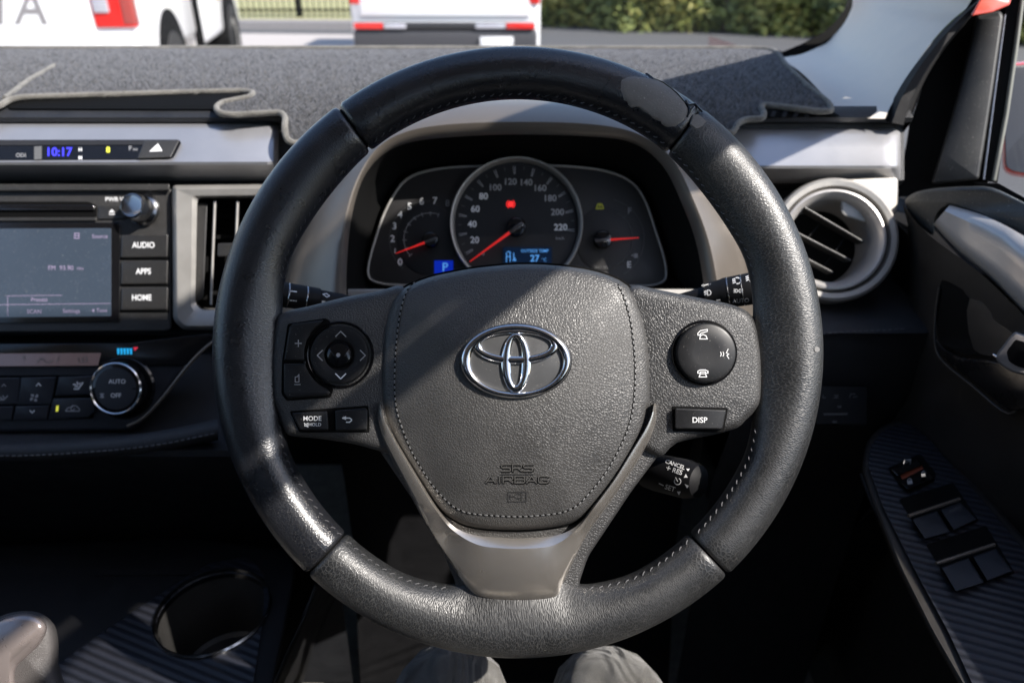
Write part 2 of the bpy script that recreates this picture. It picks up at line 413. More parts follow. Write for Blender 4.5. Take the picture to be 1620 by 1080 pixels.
def dashes(name, P, mp, m, parent, ln, gap, w, th, slant=0, lift=0, closed=False):
    """sewn thread: short raised stitches along a px path"""
    V = []; Fc = []; P = [Vector(p) for p in P]
    if closed: P.append(P[0])
    tot = [0]
    for a, b in zip(P, P[1:]): tot.append(tot[-1]+(b-a).length)
    def at(s):
        for i in range(len(P)-1):
            if s <= tot[i+1]:
                return P[i].lerp(P[i+1], (s-tot[i])/max(tot[i+1]-tot[i], 1e-6)), (P[i+1]-P[i]).normalized()
        return P[-1], (P[-1]-P[-2]).normalized()
    s = 0
    while s+ln < tot[-1]:
        p, t = at(s+ln/2); n = Vector((-t.y, t.x)); t2 = (t+n*slant).normalized(); n2 = Vector((-t2.y, t2.x)); L = ln*random.uniform(.85, 1.1)
        b = len(V)
        for k, (u, sc_) in enumerate(((-.5, .5), (-.3, 1), (.3, 1), (.5, .5))):
            q = p+t2*(u*L)
            for v, h in ((-1, 0), (-.5, 1), (.5, 1), (1, 0)):
                z = q+n2*v*w/2*sc_; V.append(mp(z.x, z.y, lift+h*th*sc_-(0 if h else .0002)))
        for i in range(3):
            for j in range(3): Fc.append((b+i*4+j, b+i*4+j+1, b+i*4+j+5, b+i*4+j+4))
        s += ln+gap
    return mesh(name, V, Fc, m, parent, 70)

# ================================================================== STEERING WHEEL
WC = Wp(819, 557, 0)
wheel = root('steering_wheel', 'black leather steering wheel with worn patch and central airbag cover', 'steering wheel', WC)
SM = D0/F
def bumpf(a, c, w):
    d = abs((a-c+180) % 360-180)/w
    return max(0, 1-d*d)**2 if d < 1 else 0
def rim_r(th):
    ro = 479.5
    ri = 396 + 6*bumpf(th, 90, 50) - 26*bumpf(th, 270, 30) - 40*bumpf(th, 270, 17) - 24*bumpf(th, 180, 26) - 24*bumpf(th, 0, 26) - 10*bumpf(th, 35, 25)-8*bumpf(th, 145, 25)
    return ri, ro
def rim_pt(th, ph, off=0.):
    """th in deg round the wheel (0 = right, 90 = top), ph round the section (0 = outer, 90 = towards the driver)"""
    ri, ro = rim_r(th); base = max(ri, 396); a = (ro-base)/2*SM; rc = (ro+base)/2*SM; ext = (base-ri)*SM
    b = .0152
    c, s = math.cos(math.radians(ph)), math.sin(math.radians(ph))
    e = .9; x = math.copysign(abs(c)**e, c)*(a+off); h = math.copysign(abs(s)**e, s)*(b+off)
    if c < 0: x -= ext*abs(c)**1.3; h *= 1-.62*min(1, ext/(30*SM))*abs(c)**1.6
    t = math.radians(th); r = rc+x
    return WC+RX*(r*math.cos(t))+UP*(r*math.sin(t))+BK*h
def rim_seg(name, t0, t1, m, label=None):
    n = int(abs(t1-t0)/1.1); seg = 44; V = []; Fc = []; uv = []
    for i in range(n+1):
        th = t0+(t1-t0)*i/n
        e = min(i, n-i); off = {0: -.0022, 1: -.0006}.get(e, 0)
        tt = th
        if e == 1: tt = t0+(t1-t0)*(.25/n if i == 1 else (n-.25)/n)
        if e == 2: tt = t0+(t1-t0)*(.8/n if i == 2 else (n-.8)/n)
        for k in range(seg+1):
            ph = 360*k/seg-180; V.append(rim_pt(tt, ph, off)); uv.append((math.radians(th)*.168, math.radians(ph)*.0175))
    w = seg+1
    for i in range(n):
        for k in range(seg): Fc.append((i*w+k, i*w+k+1, (i+1)*w+k+1, (i+1)*w+k))
    return mesh(name, V, Fc, m, wheel, 60, uv=uv, label=label)
rims = [rim_seg('rim_wrap', 53.2, 126.0, M['rimtop'], 'smooth upper leather segment, peeled at its right end'),
        rim_seg('rim_wrap', 126.35, 226.3, M['rim'], 'left grip segment of the rim'),
        rim_seg('rim_wrap', 226.65, 313.2, M['rimlow'], 'creased lower leather segment'),
        rim_seg('rim_wrap', 313.55, 412.85, M['rimlow'], 'right grip segment, heavily creased')]
# core seen in the joints
loft('rim_core', [[rim_pt(t*5, k*30, -.0026) for k in range(12)] for t in range(73)], M['groove'], wheel, closed=True)
# stitching along the inner edge of the rim
def rim_stitch(t0, t1):
    V = []; Fc = []; th = t0
    while th < t1:
        a = rim_pt(th, 158, .0001); b = rim_pt(th+.9, 165+random.uniform(-2, 2), .0001); o = BK*.0006
        for A, B in ((a, b),):
            t = (B-A); n = t.normalized().cross(BK)*.00034; q = len(V); mid = (A+B)/2+(BK-RX*math.cos(math.radians(th))-UP*math.sin(math.radians(th))).normalized()*.0007
            V += [A-n, A+n, mid+n, mid-n, B+n, B-n]; Fc += [(q, q+1, q+2, q+3), (q+3, q+2, q+4, q+5)]
        th += 2.0*random.uniform(.95, 1.05)
    return V, Fc
for a, b in ((18, 52), (55, 125), (128, 163), (197, 225), (228, 254), (287, 312), (315, 343)):
    v, f = rim_stitch(a, b); mesh('rim_stitching', v, f, M['threaddark'], wheel, 70)
# peeled patch near one o'clock: outline given in (th, ph)
def wpatch(name, P, m, off, label):
    n = len(P); cx = sum(p[0] for p in P)/n; cy = sum(p[1] for p in P)/n; V = []; Fc = []
    K = 9
    for k in range(K):
        t = k/K
        for x, y in P: V.append(rim_pt(x+(cx-x)*t, y+(cy-y)*t, -.0003 if k == 0 else (off if k > 0 else 0)))
    V.append(rim_pt(cx, cy, off))
    for k in range(K-1):
        for i in range(n): j = (i+1) % n; Fc.append((k*n+i, k*n+j, (k+1)*n+j, (k+1)*n+i))
    for i in range(n): Fc.append(((K-1)*n+i, (K-1)*n+(i+1) % n, len(V)-1))
    return mesh(name, V, fixn(V, Fc), m, wheel, 50, label=label)
def inv(px, py):
    # nearest (th, ph) on the rim front for a pixel
    best = None; th0 = math.degrees(math.atan2(557-py, px-819))
    for a in range(-8, 9):
        for ph in range(20, 165, 3):
            p = rim_pt(th0+a*.5, ph) - CAM; d = p.dot(FW); qx = 810+F*p.dot(RX)/d; qy = 540-F*p.dot(UP)/d
            e = (qx-px)**2+(qy-py)**2
            if best is None or e < best[0]: best = (e, th0+a*.5, ph)
    return best[1:]
PP = [(979, 132), (985, 123), (1000, 120), (1022, 122), (1038, 127), (1060, 138), (1078, 150), (1087, 163), (1089, 176), (1083, 190), (1072, 201), (1058, 203), (1048, 197), (1044, 192), (1030, 187), (1018, 176), (1004, 169), (996, 172), (990, 160), (982, 152)]
PP = [(x+random.uniform(-1.5, 1.5), y+random.uniform(-1.5, 1.5)) for x, y in cr(PP, 2)]
wpatch('worn_patch', [inv(*p) for p in PP], M['worn'], .00045, 'bare grey patch where the leather has peeled off')
PP = [(1094, 182), (1104, 180), (1118, 192), (1112, 200), (1100, 206), (1090, 198)]
wpatch('worn_patch', [inv(*p) for p in PP], M['worn'], .0004, 'small bare patch beside the seam')
for P in ([(1021, 118), (1027, 114), (1033, 126), (1048, 132), (1070, 148), (1086, 166), (1098, 165), (1110, 178)], [(1084, 160), (1090, 172), (1087, 184), (1097, 170)]):
    tube('leather_flap', [rim_pt(*inv(*p), .0004) for p in P], .0007, M['rimtop'], wheel, seg=5)
nick = circ(1291, 552, 5, 9); wpatch('nick', [inv(x, y) for x, y in nick], mat('nick grey', (.17, .165, .16), .6), .0004, 'small pale nick on the outer edge')

# spoke body behind everything
def Wm(px, py, l=0.): return Wp(px, py, l)
left_plate = cr([(434, 520), (440, 500), (462, 490), (490, 484), (545, 470), (600, 460), (636, 452), (650, 480), (655, 560), (650, 650), (625, 715), (597, 712), (560, 702), (500, 693), (466, 690), (452, 684), (440, 655), (432, 635), (429, 580)], 3)
right_plate = cr([(1000, 452), (1040, 458), (1100, 470), (1150, 480), (1178, 490), (1192, 505), (1200, 535), (1205, 580), (1204, 630), (1196, 648), (1180, 664), (1165, 677), (1127, 688), (1071, 700), (1043, 722), (1010, 700), (985, 640), (980, 560), (985, 480)], 3)
pl = plate('spoke_plate', left_plate, Wm, -.012, .009, 12, M['spoke'], wheel, bl=.007, label='left spoke cover with grained surface')
pr = plate('spoke_plate', right_plate, Wm, -.012, .009, 12, M['spoke'], wheel, bl=.007, label='right spoke cover with grained surface')
# leather-grain backing that follows the V trim down to the rim
backing = [(588, 610), (600, 712), (660, 800), (700, 870), (722, 925), (700, 960), (820, 1000), (930, 960), (915, 925), (930, 880), (1000, 775), (1043, 718), (1045, 620), (980, 560), (650, 560)]
plate('spoke_backing', rnd(backing, 10), Wm, -.014, .003, 6, M['spoke'], wheel, bl=.004)
# airbag cover
bag = cr([(642, 454), (678, 439), (717, 430), (760, 423), (820, 418), (881, 420), (945, 430), (993, 452), (1014, 492), (1026, 540), (1030, 600), (1028, 645), (1015, 692), (985, 747), (942, 800), (912, 824), (880, 833), (820, 838), (752, 834), (716, 820), (688, 795), (650, 738), (618, 682), (606, 645), (602, 600), (605, 540), (612, 500), (622, 472)], 3)
bagprof = lambda t: .0125*(1-(1-t)**2.2)
ab = plate('airbag_cover', bag, Wm, -.008, .014, 17, M['bag'], wheel, bl=.010, prof=bagprof, nd=16, sharp=60)
dab = drop(ab)
plate('airbag_gap', inset(bag, -3), Wm, -.006, .0035, 1, M['groove'], wheel)
sp = cr([(664, 441), (645, 458), (634, 490), (627, 540), (624, 600), (626, 640), (634, 672), (652, 716), (680, 762), (706, 792), (726, 806), (752, 813), (820, 817), (880, 812), (905, 804), (925, 788), (960, 745), (988, 692), (1001, 650), (1005, 600), (1004, 560), (998, 510), (988, 472), (978, 450)], 5, closed=False)
ribbons('seam_groove', [sp], 0, 0, 1, 2.6, drop(ab, .00025), M['groove'], ab)
dashes('seam_stitching', sp, dab, M['thread'], ab, 6.0, 3.0, 2.6, .0006)
GL = {'S': [[(10, 0), (1.5, 0), (0, 1.5), (0, 4), (1.5, 5), (8.5, 5), (10, 6.5), (10, 9), (8.5, 10), (0, 10)]], 'R': [[(0, 10), (0, 0), (8.5, 0), (10, 1.5), (10, 4), (8.5, 5.5), (0, 5.5)], [(6, 5.5), (10, 10)]],
      'A': [[(0, 10), (5, 0), (10, 10)], [(2, 7), (8, 7)]], 'I': [[(5, 0), (5, 10)]], 'B': [[(0, 0), (8.5, 0), (10, 1.5), (10, 4), (9, 5), (10, 6), (10, 8.5), (8.5, 10), (0, 10), (0, 0)], [(0, 5), (9, 5)]], 'G': [[(10, 1), (8.5, 0), (1.5, 0), (0, 1.5), (0, 8.5), (1.5, 10), (8.5, 10), (10, 8.5), (10, 5.5), (5.5, 5.5)]]}
def block(word, x0, y0, adv, w, h):
    L = []; x = x0
    for ch in word:
        ww = w*(.35 if ch == 'I' else 1)
        for ln in GL[ch]: L.append([(x+(p[0]-(3.2 if ch == 'I' else 0))/10*w, y0+p[1]/10*h) for p in ln])
        x += ww+adv
    ribbons('lettering', L, .3, .5, 1, 2.6, drop(ab, .00035), M['groove'], ab)  # dark offset copy painted as the shaded edge of the raised letters
    ribbons('lettering', L, -.5, -.7, 1, 1.7, drop(ab, .0007), M['bagtext'], ab)
block('SRS', 794, 735, 3.5, 14, 10.5); block('AIRBAG', 769, 753.5, 3.5, 15.2, 10.5)
ribbons('lettering', [[(793, 750), (845, 750)]], 0, 0, 1, 1.2, dab, M['emboss'], ab, lift=.0004)
ribbons('horn_symbol', [[(804, 778), (804, 793), (833, 793), (833, 778), (804, 778)], [(808, 782), (808, 789)], [(808, 785), (814, 785), (819, 788), (823, 788), (826, 785), (826, 790), (826, 781)], [(812, 785), (818, 781), (826, 781)]], 0, 0, 1, 1.1, dab, M['emboss'], ab, lift=.0003)
# emblem: three ovals
def oval(name, co, ci, h0, h1, m, par, n=72):
    """band between an outer and an inner ellipse (cx, cy, rx, ry), rounded top"""
    rows = []
    for t, h in ((0, 0), (0.02, .75), (.22, 1), (.5, 1.12), (.78, 1), (.98, .75), (1, 0)):
        rows.append([C(*(lambda x, y: (x, y))(*(a+(b-a)*t for a, b in zip(
            (co[0]+co[2]*math.cos(2*math.pi*k/n), co[1]+co[3]*math.sin(2*math.pi*k/n)),
            (ci[0]+ci[2]*math.cos(2*math.pi*k/n), ci[1]+ci[3]*math.sin(2*math.pi*k/n))))), D0-(h0+(h1-h0)*h)) for k in range(n)])
    return loft(name, rows, m, par, closed=True, sharp=50)
EH = .0262
emb = plate('emblem', circ(817, 571, 88, 56, 60), Wm, .015, EH, 3, M['dialdark'], wheel, bl=.001, sharp=30)
inner = plate('emblem_field', circ(817, 571, 76, 48, 50), Wm, EH-.001, EH+.0006, 2, mat('emblem grey', (.085, .086, .088), .42, metal=.3, dust=.3), emb)
oval('emblem_oval', (816, 571, 87, 59), (817, 572, 73.5, 48.5), EH, EH+.0032, M['chrome'], emb)
oval('emblem_oval', (816.5, 548, 67, 28), (816.5, 545.5, 55, 18), EH, EH+.0028, M['chrome'], emb)
oval('emblem_oval', (816.5, 574, 23.5, 48), (816.5, 572, 9, 37), EH, EH+.0030, M['chrome'], emb)
# V shaped satin trim
TP = [((602, 640), (599, 637)), ((608, 660), (597, 660)), ((618, 680), (601, 682)), ((633, 707), (610, 707)), ((663, 757), (636, 757)), ((690, 800), (658, 800)), ((713, 828), (682, 843)),
      ((732, 840), (708, 883)), ((752, 846), (735, 925)), ((775, 849), (762, 948)), ((820, 851), (820, 954)), ((862, 849), (876, 948)), ((884, 845), (889, 925)), ((902, 838), (909, 883)), ((918, 826), (930, 843)),
      ((938, 800), (961, 800)), ((970, 757), (991, 757)), ((1001, 707), (1022, 707)), ((1018, 680), (1034, 682)), ((1029, 658), (1039, 658)), ((1034, 640), (1037, 637))]
inn = [a for a, b in TP]; out = [b for a, b in TP]
inn = cr(inn, 8, False); out = cr(out, 8, False)
bot_a, bot_b = (752, 948), (882, 946)
rows = []
N_ = len(inn)
def outp(i):
    return out[i]
for t, h in ((0, -.002), (0, .0105), (.10, .0135), (.16, .0150), (.22, .0150), (.5, .0145), (.8, .0130), (.93, .0105), (1.0, .0055), (1.01, -.004)):
    def hh(i):
        x = inn[i][0]+(outp(i)[0]-inn[i][0])*t; y = inn[i][1]+(outp(i)[1]-inn[i][1])*t
        k = max(0, min(1, (y-800)/50)); k = k*k*(3-2*k)
        return x, y, h+(.0095*(max(0, 1-((x-815)/110)**2)-.75)*k*math.sin(math.pi*min(1, max(0, t)))**.6 if h > 0 else 0)
    rows.append([Wm(*hh(i)) for i in range(N_)])
loft('spoke_trim', rows, M['bronze'], wheel, sharp=28, label='satin bronze V shaped trim below the airbag cover')
# ---- left buttons
dl = face(D0-.009)
def pad_ring(cx, cy, r, par, label):
    c = Wm(cx, cy, .009); s = (D0-.009)/F
    g = lathe('button_surround', c, BK, [(r*s*1.13, -.004), (r*s*1.13, .0008), (r*s*1.10, .0014), (r*s*1.04, .0008), (r*s*1.04, -.002)], M['gloss'], par, cap=True)
    return c, s, g
c, s, g = pad_ring(539, 561, 47, wheel, '')
pad = lathe('direction_pad', c, BK, [(46*s, -.001), (46*s, .0025), (44.5*s, .0038), (40*s, .0042), (30*s, .0036), (24*s, .0030), (23*s, .0005)], M['button'], wheel)
lathe('centre_button', c, BK, [(20.5*s, 0), (20.5*s, .0030), (18*s, .0046), (12*s, .0056), (6*s, .0060), (.5*s, .0061)], M['gloss'], pad)
lathe('centre_dot', c+BK*.0061, BK, [(3.2*s, .0), (3.2*s, .0003)], M['grey'], pad, seg=16)
dp = drop(pad)
ribbons('arrow_symbol', [[(-8, 4), (0, -4), (8, 4)]], 539, 528, 1, 1.7, dp, M['grey'], pad)
ribbons('arrow_symbol', [[(-8, -4), (0, 4), (8, -4)]], 539, 595, 1, 1.9, dp, M['white'], pad)
ribbons('arrow_symbol', [[(4, -8), (-4, 0), (4, 8)]], 506, 562, 1, 1.7, dp, M['grey'], pad)
ribbons('arrow_symbol', [[(-4, -8), (4, 0), (-4, 8)]], 574, 562, 1, 1.7, dp, M['grey'], pad)
arcu = circ(539, 561, 58, 9, a0=math.radians(188), a1=math.radians(238))
vol_up = [(449, 570), (458, 517), (463, 512), (512, 506)]+[p for p in reversed(arcu)]+[(482, 570)]
arcd = circ(539, 561, 58, 9, a0=math.radians(172), a1=math.radians(112))
vol_dn = [(449, 575), (482, 575)]+arcd+[(523, 621), (519, 625), (456, 630), (449, 622)]
plate('button_recess', rnd([(446, 572), (455, 512), (516, 503), (525, 512), (482, 560), (500, 600), (528, 614), (523, 629), (453, 634), (445, 622)], 4), dl, -.001, .0006, 1, M['groove'], wheel)
def key(name, P, z0, z1, m, r=3, bev=2, par=None, mp=None, label=None):
    return plate(name, rnd(P, r, 3), mp or dl, z0, z1, bev, m, par or wheel, bl=min(.0012, z1-z0), label=label)
k1 = key('volume_button', vol_up, 0, .0024, M['button'], 2); k2 = key('volume_button', vol_dn, 0, .0024, M['button'], 2)
ribbons('plus_symbol', [[(-5, 0), (5, 0)], [(0, -5), (0, 5)]], 472, 543, 1, 1.7, drop(k1), M['grey'], k1)
ribbons('speaker_symbol', [[(-3, 5), (-3, -3), (0, -3), (3, -7), (3, 5), (-3, 5)], [(-4, 9), (5, 9)]], 470, 599, 1, 1.3, drop(k2), M['grey'], k2)
plate('button_recess', rnd([(458, 650), (583, 641), (585, 684), (474, 684)], 3), dl, -.001, .0005, 1, M['groove'], wheel)
k3 = key('mode_button', [(461, 653), (518, 650), (520, 680), (475, 680)], 0, .0028, M['button'])
k4 = key('back_button', [(530, 649), (578, 645), (582, 649), (581, 680), (531, 681)], 0, .0028, M['button'])
text('MODE', 494, 662, 9.2, drop(k3), M['white'], k3, bold=.012)
text('HOLD', 498, 671.5, 6.6, drop(k3), M['white'], k3, bold=.01)
ribbons('mute_symbol', [[(-3, -2), (-3, 2), (0, 2), (3, 4), (3, -4), (0, -2), (-3, -2)], [(-4, -4), (4, 4)]], 484.5, 672, .8, 1.1, drop(k3), M['white'], k3)
ribbons('return_symbol', [[(-5, -3), (3, -3), (6, -1), (6, 1), (3, 3.5), (-2, 3.5)], ['f', (-8, -3), (-2, -6), (-2, 0)][0:0] or [(-8, -3), (-3, -5)], [(-8, -3), (-3, -1)]], 550, 664, 1, 1.8, drop(k4), M['white'], k4)
# ---- right buttons
c, s, g = pad_ring(1114, 558, 46, wheel, '')
ph = lathe('phone_pad', c, BK, [(46.5*s, -.001), (46.5*s, .0040), (45*s, .0056), (42*s, .0062), (20*s, .0060), (.5*s, .0060)], M['button'], wheel)
dp = drop(ph)
ribbons('phone_symbol', [[(-8, 1), (-8, -2), (-4, -6), (7, -8), (7, -5), (-3, -2), (-5, 1), (-8, 1)], [(-5, 7), (-4, 2), (0, 0), (5, 2), (7, 7), (-5, 7)]], 1112, 529, 1, 1.4, dp, M['white'], ph)
ribbons('phone_symbol', [[(-8, -1), (-8, -4), (-4, -6), (4, -6), (8, -4), (8, -1), (4, -1), (4, -3), (-4, -3), (-4, -1), (-8, -1)], [(-6, 5), (-4, 0), (4, 0), (6, 5), (-6, 5)]], 1112, 591, 1, 1.4, dp, M['white'], ph)
ribbons('voice_symbol', [[(4, -8), (1, -2), (5, 0), (2, 2), (5, 7)], arcl(-8, 0, 5, -40, 40, 6), arcl(-12, 0, 5, -40, 40, 6)], 1148, 560, 1, 1.3, dp, M['white'], ph)
plate('button_recess', rnd([(1063, 642), (1152, 645), (1145, 684), (1064, 682)], 3), dl, -.001, .0005, 1, M['groove'], wheel)
k5 = key('display_button', [(1068, 645), (1149, 648), (1143, 679), (1068, 678)], 0, .0048, M['button'])
text('DISP', 1107, 664.5, 11, drop(k5), M['white'], k5, bold=.01)
# column shroud behind the wheel
col = root('steering_column', 'dark plastic steering column shroud behind the wheel hub', 'column', C(819, 620, .60))
loft('shroud', [[C(x*k+819*(1-k), y*k+600*(1-k), d) for x, y in rnd([(650, 470), (990, 470), (1010, 700), (960, 800), (680, 800), (630, 700)], 50, 6)] for k, d in ((.9, .475), (1., .50), (1.1, .62), (1.1, .70))], M['lower'], col, closed=True)

# ================================================================== STALKS
def stalk(name, label, cat, A, B, prof, bands=()):
    A = Vector(A); B = Vector(B); ax = (B-A)
    r = root(name, label, cat, A)
    b = lathe('lever', A, ax, prof, M['stalk'], r, seg=32)
    for t, rr, w in bands: lathe('ring', A+ax.normalized()*t, ax, [(rr*.97, 0), (rr, .0003), (rr, w), (rr*.97, w+.0003)], M['darkchrome'] if w < .0012 else M['gloss'], r, seg=32)
    return r, b
A = C(580, 485, .56); B = C(420, 462, .53); Lh = (B-A).length
r, b = stalk('wiper_stalk', 'black wiper stalk with white symbols between rim and left spoke', 'stalk', A, B, [(.005, 0), (.007, .02), (.0075, .035), (.0085, .036), (.0088, .045), (.0092, Lh-.012), (.009, Lh-.004), (.006, Lh)], ((.0445, .0092, .0008), (.0575, .0094, .0008)))
d_ = drop(b)
ribbons('wiper_symbol', [[(-7, -2), (0, -4), (7, -1), (0, 1), (-7, -2)], [(-3, 4), (3, -1)], [(-12, -1), (-14, 1)]], 441, 453, .9, 1.4, d_, M['white'], b, rot=8)
ribbons('wiper_symbol', [[(-5, 0), (5, 1.5)]], 464, 460, 1, 1.8, d_, M['white'], b)
ribbons('wiper_symbol', [[(-5, 0), (-2, .3)], [(0, .6), (2, .8)], [(4, 1), (5, 1.1)]], 464, 475, 1, 1.8, d_, M['white'], b)
ribbons('wiper_symbol', [[(-6, -1), (0, -3), (6, 0), (2, 3), (-6, -1)], ['f', (-6, 10), (0, 10), (0, 14), (-6, 14)]], 516, 467, .9, 1.4, d_, M['white'], b, rot=8)
A = C(1040, 482, .56); B = C(1214, 452, .53); Lh = (B-A).length
r, b = stalk('light_stalk', 'black headlight stalk with white lamp symbols behind right spoke', 'stalk', A, B, [(.004, 0), (.0055, .02), (.0075, .036), (.0095, .0365), (.0105, .048), (.0112, .05), (.0116, Lh-.012), (.011, Lh-.004), (.008, Lh)], ((.0525, .0116, .0008), (.0625, .0119, .0005)))
d_ = drop(b)
lamp = [arcl(1, 0, 5, -90, 90, 8), [(1, -5), (-1, -5), (-1, 5), (1, 5)], [(-3, -4), (-7, -3)], [(-3, -1), (-7, 0)], [(-3, 2), (-7, 3)]]
ribbons('lamp_symbol', lamp, 1166, 444, .95, 1.5, d_, M['white'], b, rot=-8)
ribbons('lamp_symbol', lamp, 1187, 440, .95, 1.5, d_, M['white'], b, rot=-8)
ribbons('lamp_symbol', lamp, 1120, 463, .8, 1.4, d_, M['white'], b, rot=-6)
ribbons('lamp_symbol', [arcl(-4, 0, 3, -90, 90, 6), [(-8, -3), (-5, -2)], [(-8, 0), (-5, 0)], [(-8, 3), (-5, 2)], arcl(4, 0, 3, 90, 270, 6), [(8, -3), (5, -2)], [(8, 0), (5, 0)], [(8, 3), (5, 2)]], 1168, 460, .85, 1.3, d_, M['white'], b)
ribbons('arrow_symbol', [['f', (-9, 0), (-4, -3), (-4, 3)], ['f', (9, -2), (4, -4), (4, 2)], [(-4, 0), (4, -1)]], 1117, 451, .9, 1.6, d_, M['white'], b, rot=-6)
text('AUTO', 1172, 476, 8.5, d_, M['grey'], b, rot=-4)
ribbons('lamp_symbol', [[(-2, 0), (3, -.5)]], 1136, 475, 1, 1.8, d_, M['white'], b)
A = C(985, 735, .52); B = C(1112, 763, .47); Lh = (B-A).length
r, b = stalk('cruise_stalk', 'short black cruise control stalk below right spoke with white lettering', 'stalk', A, B, [(.008, 0), (.0085, .02), (.0116, .022), (.0125, .03), (.0127, Lh-.012), (.0104, Lh-.003), (.006, Lh)])
d_ = drop(b, .0004)
text('CANCEL', 1068, 734.5, 8, d_, M['white'], b, rot=20, bold=.01, sx=.95)
text('RES', 1071.5, 745.5, 9.5, d_, M['white'], b, rot=18, bold=.01)
text('SET', 1060, 772, 9.5, d_, M['white'], b, rot=18, bold=.01)
ribbons('cruise_symbol', [[(-3, 0), (3, 0)], [(0, -3), (0, 3)]], 1057.5, 740, 1, 1.2, d_, M['white'], b, rot=18)
ribbons('cruise_symbol', [[(-3.5, 0), (3.5, 0)]], 1046, 766, 1, 1.5, d_, M['white'], b, rot=25)
ribbons('cruise_symbol', [['f', (-3, -1), (3, -1), (0, 3)], ], 1088.5, 742, 1, 1, d_, M['white'], b)
ribbons('cruise_symbol', [['f', (-3, 3), (3, 3), (0, -3)], ['f', (-2, 13), (2, 20), (5, 16)], ['f', (-14, 25), (-8, 25), (-11, 31)]], 1085, 752, 1, 1, d_, M['white'], b)
ribbons('cruise_symbol', [arcl(0, 0, 5.2, -60, 210, 12), [(0, 0), (-3, -6)]], 1072, 761, 1, 1.3, d_, M['white'], b)

# ================================================================== DASHBOARD
dash = root('dashboard', 'black dashboard with silver trim strips and stitched lower pad', 'dashboard', CAM+Vector((-.37, .75, -.35)))
def prof_row(P, x): # world-x row through a (py, d) profile
    return [CAM+Vector((x, 0, 0))+(UP*((540-py)/F)+FW)*d for py, d in P]
XL, XA, XB, XR = -1.14, -.215, .222, .395
def pd_line(P, n=5): return cr(P, n, False)
top = [(96, 1.22), (78, 1.12), (88, 1.03), (100, .962), (112, .902), (125, .845), (138, .80), (150, .768)]
upper = top+[(160, .753), (168, .742), (176, .733), (186, .728), (193, .732), (196, .745)]
full = upper+[(285, .745), (292, .75), (300, .78), (530, .78), (545, .76), (560, .745), (655, .715), (685, .695), (702, .672), (712, .662), (722, .664), (730, .675), (760, .74), (860, .90), (1080, 1.0)]
# slot for the centre vent on top of the dash is left as a dark trough piece
loft('dash_pad', [prof_row(full, x) for x in (XL, -.8, -.5, XA)], M['pad'], dash, sharp=30)
RP = (upper+[(285, .745), (292, .75), (300, .78), (440, .77), (470, .735), (500, .705), (520, .690), (527, .688), (533, .692), (545, .695), (600, .715), (680, .75), (760, .82), (1080, 1.0)])
loft('dash_pad', [[p-Vector((0, 0, dz if k < 9 else 0)) for k, p in enumerate(prof_row(RP, x))] for x, dz in ((XB, 0), (.29, 0), (.31, .012), (.33, .04), (.36, .07), (XR, .09))], M['pad'], dash, sharp=30)
loft('dash_pad', [prof_row(top, x) for x in (XA, 0, XB)], M['pad'], dash, sharp=30)
loft('lower_panel', [prof_row([(440, .745), (500, .75), (560, .80), (640, .88), (760, .95), (860, 1.0), (1080, 1.05)], x) for x in (XA, 0, XB)], M['lower'], dash, sharp=30)
# side cheeks that close the dash ends
for x in (XR,):
    P = prof_row(full, x); V = P+[CAM+Vector((x, 1.3, -.9))]; 
    c0 = len(V)-1
    mesh('end_panel', V, [(i, i+1, c0) for i in range(c0-1)], M['lower'], dash)
# stitched seam lines
lower_pad = lambda px, py, l=0.: C(px, py, lin([(x[0], x[1]) for x in full])(py)-.0012-l)
sew = cr([(-30, 721), (60, 720), (190, 711), (270, 700), (345, 684)], 12, False)
dashes('pad_stitching', sew, lambda px, py, l=0.: C(px, py, .655-l), M['threaddark'], dash, 7, 2.6, 3, .0006)
loft('lower_pad_roll', [[C(x, y+dy, .655+dd) for x, y in sew] for dy, dd in ((-22, .012), (-16, .004), (-8, .0015), (0, .0012), (6, .003), (10, .008), (12, .02))], M['pad'], dash, sharp=50)
sew2 = cr([(1290, 529), (1340, 525), (1385, 523), (1432, 520)], 8, False)
dashes('pad_stitching', sew2, lambda px, py, l=0.: C(px, py, .683-l), M['threaddark'], dash, 7, 2.6, 2.6, .0006)
